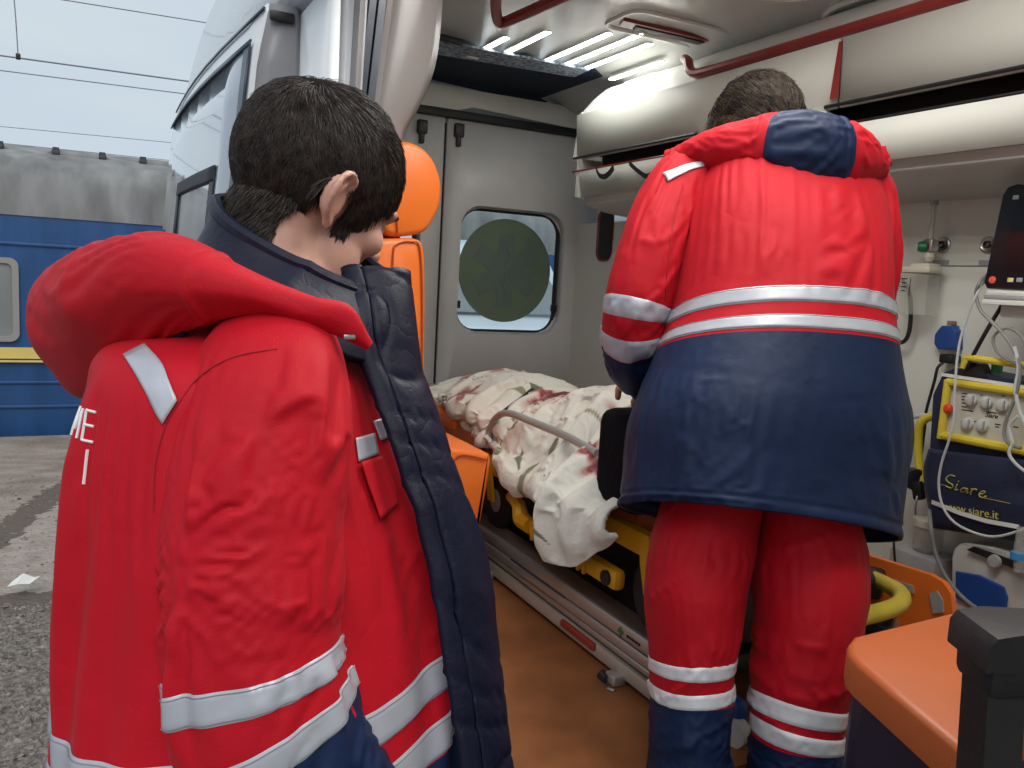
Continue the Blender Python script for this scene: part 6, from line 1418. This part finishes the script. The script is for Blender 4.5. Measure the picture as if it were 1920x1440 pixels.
def wdisp(G, th, v):
    d = .014 * (ridge(G * np.array([5, 5, 3.5]), 121, 1.7) - .45) + .004 * (ridge(G * np.array([11, 11, 9]), 123, 2) - .4)
    for t0, v0, sl, wd, dp in ((-1.5, .64, .10, .018, .010), (-1.0, .56, .09, .016, .009), (-2.2, .70, -.10, .018, .010), (-1.3, .30, .05, .020, .010), (-2.1, .18, -.06, .022, .012), (-.9, .14, .09, .02, .010), (-2.4, .36, -.05, .018, .008), (-1.6, .78, .03, .016, .008)):
        dv = v - (v0 + sl * (th - t0)); d = d - dp * np.exp(-(dv / wd) ** 2) * np.exp(-((th - t0) / .55) ** 2)
    d = d - .004 * np.exp(-((v - .034) / .006) ** 2) + .003 * np.exp(-((v - .012) / .012) ** 2)
    return d * np.clip((1 - v) / .1, 0, 1)
wj = Loft(WS, 116, 84, -math.pi * 1.5, math.pi / 2, lambda G, th, v: .7 * wdisp(G, th, v))
win = Loft([(q[0], q[1], q[2] * .95, q[3] * .94, q[4]) for q in WS], 44, 36, -math.pi * 1.5, math.pi / 2)
wj.settle(lambda th, v: np.clip((v - .80) / .1, 0, 1) + .2 * np.exp(-(v / .05) ** 2), [win.solid()], frames=15, kh=.992, kv=1.035, bend=2.5, quality=4, fine=lambda G: .0004 * (ridge(G * 22, 133, 2) - .4))
VW = .472
wjk = wj.build('jacket', [M['red'], M['navycloth']], wom, wj.facemi(lambda t, v: 1 if v < VW else 0), .006)
for a, b in ((.478, .512), (.540, .574)): wj.band('reflective_stripe', a, b, M['tape'], wjk, -math.pi * 1.45, math.pi * .45, 200, off=.002, stitch=True)
SLV = {}
def w_sleeve(P, side, va, bands):
    S = tube_st(P, side)
    def dsp(G, th, v):
        tw = th + 1.3 * v; w1 = ridge(np.stack([np.cos(tw), np.sin(tw), v * 3 + .3 * np.sin(th)], -1), 141, 1.6) - .44
        return (.010 * w1) * np.interp(v, [0, .2, 1], [.3, 1, 1])
    l = Loft(S, 54, 62, disp=dsp); li = Loft([(q[0], q[1], q[2] * .80, q[3] * .80, q[4]) for q in S], 24, 30)
    l.settle(lambda th, v: np.clip((.2 - v) / .1, 0, 1) + np.clip((v - .93) / .04, 0, 1), [li.solid()], frames=12, kh=1.01, kv=1.06, bend=.6, quality=4, fine=lambda G: .0004 * (ridge(G * 24, 135, 2) - .4))
    o = l.build('sleeve', [M['red'], M['navycloth']], wjk, l.facemi(lambda t, v: 1 if v > va else 0))
    for a, b in bands: l.band('reflective_stripe', a, b, M['tape'], wjk, off=.002)
    return o, l
lsl, ll = w_sleeve([(0, 1330, 300, 1.57, .045, .05), (.08, 1292, 335, 1.53, .062, .062), (.25, 1248, 410, 1.49, .070, .066), (.45, 1212, 500, 1.46, .066, .064), (.62, 1190, 575, 1.45, .060, .060), (.75, 1184, 630, 1.47, .056, .057), (.87, 1192, 675, 1.52, .050, .052), (1.0, 1212, 715, 1.62, .042, .045)], camR, .765, ((.585, .645), (.70, .76)))
rsl, rl = w_sleeve([(0, 1570, 310, 1.57, .045, .05), (.08, 1600, 350, 1.53, .060, .062), (.25, 1618, 430, 1.51, .064, .066), (.45, 1622, 520, 1.52, .062, .064), (.62, 1615, 590, 1.56, .058, .060), (.75, 1610, 640, 1.62, .054, .056), (.87, 1570, 680, 1.68, .050, .052), (1.0, 1520, 715, 1.74, .042, .045)], camR, .765, ((.585, .645), (.70, .76)))
# hood, red with a dark middle panel
HP = [(0, 1238, 312, 1.56, .008, .010), (.08, 1275, 298, 1.51, .020, .022), (.2, 1345, 276, 1.46, .034, .030), (.34, 1428, 282, 1.42, .062, .036), (.46, 1498, 290, 1.40, .078, .038), (.57, 1558, 294, 1.40, .074, .038), (.67, 1606, 302, 1.425, .054, .034), (.76, 1640, 314, 1.475, .026, .026), (.86, 1630, 305, 1.56, .022, .024), (1.0, 1570, 290, 1.65, .008, .008)]
C = [at(p[1], p[2], D=p[3]) for p in HP]; HS = []
for i, p in enumerate(HP):
    t = nrmz(C[min(i + 1, len(C) - 1)] - C[max(i - 1, 0)]); u = nrmz(UP - t * t[2]); f = np.cross(t, u); HS.append((p[0], C[i], u * p[4], f * p[5], 2.3))
def whd(G, th, v):
    d = .011 * (ridge(G * np.array([10, 10, 8.]), 151, 1.7) - .45) + .004 * (ridge(G * 19, 153, 2) - .4)
    for v0 in (.352, .60): d = d - .009 * np.exp(-((v - v0) / .012) ** 2)
    return d * np.clip(v / .08, 0, 1) * np.clip((1 - v) / .08, 0, 1)
wh = Loft(HS, 52, 90, disp=whd, shape=tear); whi = Loft([(q[0], q[1], q[2] * .82, q[3] * .8, q[4]) for q in HS], 26, 40, shape=tear)
wh.settle(lambda th, v: np.clip((.10 - v) / .05, 0, 1) + np.clip((v - .80) / .05, 0, 1) + .3 * np.exp(-((th - math.pi) / .35) ** 2), [whi.solid()], frames=12, kh=1.0, kv=1.03, bend=1.5, quality=4); wh.build('hood', [M['red'], M['navycloth']], wjk, wh.facemi(lambda t, v: 1 if .352 < v < .60 else 0))
bw = bvh_of([wjk, lsl, rsl])
decal('shoulder_tape', [(1244, 325), (1262, 318), (1290, 308), (1318, 303)], [(1252, 342), (1270, 332), (1295, 320), (1322, 312)], bw, M['tape'], wjk, 12, 6)

px_stroke('seam', [[(1280, 345), (1262, 420), (1252, 500), (1248, 560)]], bw, M['stitch'], wjk, .0007, .0005)
# trousers
def leg(P, seed, va, bands):
    S = []
    C = [np.array(at(p[1], p[2], D=p[3])) if p[2] is not None else np.array(p[1]) for p in P]
    for i, p in enumerate(P):
        t = nrmz(C[min(i + 1, len(C) - 1)] - C[max(i - 1, 0)]); s = nrmz(Rw - t * np.dot(Rw, t)); f = np.cross(t, s); S.append((p[0], C[i], s * p[4], f * p[5], 2.2))
    def dsp(G, th, v):
        w1 = ridge(np.stack([np.cos(th) * .45, np.sin(th) * .45, v * 11 + .7 * np.sin(th + seed)], -1) * 1.1, 160 + seed, 1.8) - .42
        d = .010 * w1 * np.interp(v, [0, .3, .5, .7, 1], [.5, .7, 1.2, .8, 1])
        return d + .004 * (ridge(G * np.array([8, 8, 16]), 170 + seed, 2) - .4)
    l = Loft(S, 60, 90, disp=dsp); li = Loft([(q[0], q[1], q[2] * .92, q[3] * .92, q[4]) for q in S], 26, 40)
    l.settle(lambda th, v: np.clip((.12 - v) / .05, 0, 1) + np.clip((v - .95) / .03, 0, 1), [li.solid()], frames=12, kh=1.0, kv=1.05, bend=.8, quality=4, fine=lambda G: .0004 * (ridge(G * 24, 137, 2) - .4))
    o = l.build('trouser_leg', [M['red'], M['navycloth']], wom, l.facemi(lambda t, v: 1 if v > va else 0))
    for a, b, tl_ in bands: l.band('reflective_stripe', a, b, M['tape_bright'], o, off=.002, tilt=tl_)
    return l
fl = at(1290, 1440, D=1.275); fr = at(1492, 1440, D=1.265)
leg([(0, 1350, 880, 1.36, 0.0651, 0.0808), (.15, 1322, 1000, 1.34, 0.0800, 0.0902), (.30, 1302, 1110, 1.30, 0.0763, 0.0874), (.42, 1298, 1200, 1.29, 0.0623, 0.0808), (.52, 1296, 1280, 1.28, 0.0577, 0.0741), (.66, 1291, 1380, 1.275, 0.0567, 0.0712), (.76, fl, None, 0, 0.0577, 0.0712), (1.0, fl + [-.01, -.01, -.25], None, 0, .066, .078)], 1, .545, ((.450, .483, -.012), (.510, .545, -.014)))
leg([(0, 1490, 880, 1.36, 0.0651, 0.0808), (.15, 1512, 1000, 1.34, 0.0818, 0.0902), (.30, 1518, 1110, 1.30, 0.0837, 0.0902), (.44, 1508, 1220, 1.28, 0.0725, 0.0836), (.56, 1497, 1310, 1.27, 0.0651, 0.0760), (.66, 1493, 1380, 1.265, 0.0632, 0.0731), (.76, fr, None, 0, 0.0651, 0.0741), (1.0, fr + [.0, -.01, -.25], None, 0, .070, .08)], 2, .655, ((.548, .592, .006), (.612, .656, .010)))
for k in (fl, fr):
    g = MB(); q = k + [0, 0, -.25]; ell(g, [q[0] + Fw[0] * .05, q[1] + Fw[1] * .05 - .03, .395 + .05], (.052, .125, .055), rotz(wa - math.pi / 2)); g.box((q[0] + Fw[0] * .05, q[1] + Fw[1] * .05 - .03, .395 + .016), (.095, .25, .03), R=rotz(wa - math.pi / 2), bev=.012); g.tube([q + [0, -.02, .10], q + [0, -.02, .03]], .06, 14); remeshed('boot', g, .008, .5, M['boot'], wom, 4)

# body under the clothes
whc = at(1418, 262, D=1.70); WHR = rotz(wa + .12) @ roty(math.radians(42))
mb = MB(); WT = head_shape(mb, whc, WHR, .96)
nk = at(1440, 290, D=1.60)
mb.tube([WT((-.03, 0, -.02)), WT((-.03, 0, -.09)), nk + [0, 0, -.03]], [.052, .054, .075], 18, sm=10)
mb.tube([nk + [0, 0, -.03], at(1462, 450, D=1.49), at(1448, 700, D=1.41), at(1430, 900, D=1.36)], [.085, .125, .12, .135], 20, sm=24)
for l in (ll, rl):
    c = [l.G[j].mean(0) for j in (4, 40, 80, 118)]; mb.tube([nk + [0, 0, -.05]] + c, [.06, .05, .042, .038, .028], 14, sm=30)
    d = nrmz(c[-1] - c[-2]); hand(mb, c[-1] + d * .01, d, UP, 1 if l is ll else -1, .92)
for k, px in ((fl, 1325), (fr, 1510)): mb.tube([at(px, 930, D=1.33), at(px - 10, 1150, D=1.29), k, k + [0, 0, -.22]], [.045, .045, .042, .038], 14, sm=24)
wbody = remeshed('body', mb, .0052, .5, M['skin'], wom, 5); HW = hairmat('brown_hair', (.020, .015, .012), (.10, .075, .05))
def keep_w(P): return P[:, 2] > np.interp(P[:, 0], [-.12, -.02, .03, .06, .1], [-.12, -.10, -.06, .04, .08])
def flow_w(P):
    d = P - np.array([.0, .0, .125]); d /= np.linalg.norm(d, axis=1)[:, None] + 1e-6; return d + np.array([-.3, 0, -.5])
hair_on('hair', wbody, whc, WHR, lambda P: (P[:, 2] < .03) & (P[:, 2] > -.13) & (P[:, 0] < .03), (-.3, 0, -1.), 14000, .05, HW, wom, 18, .0007, .25)
hair('hair', whc, WHR, .96, keep_w, flow_w, 16000, lambda P: np.interp(P[:, 2], [-.1, .12], [.045, .085]), HW, wom, .016, 5, .0007, .22, droop=.2)
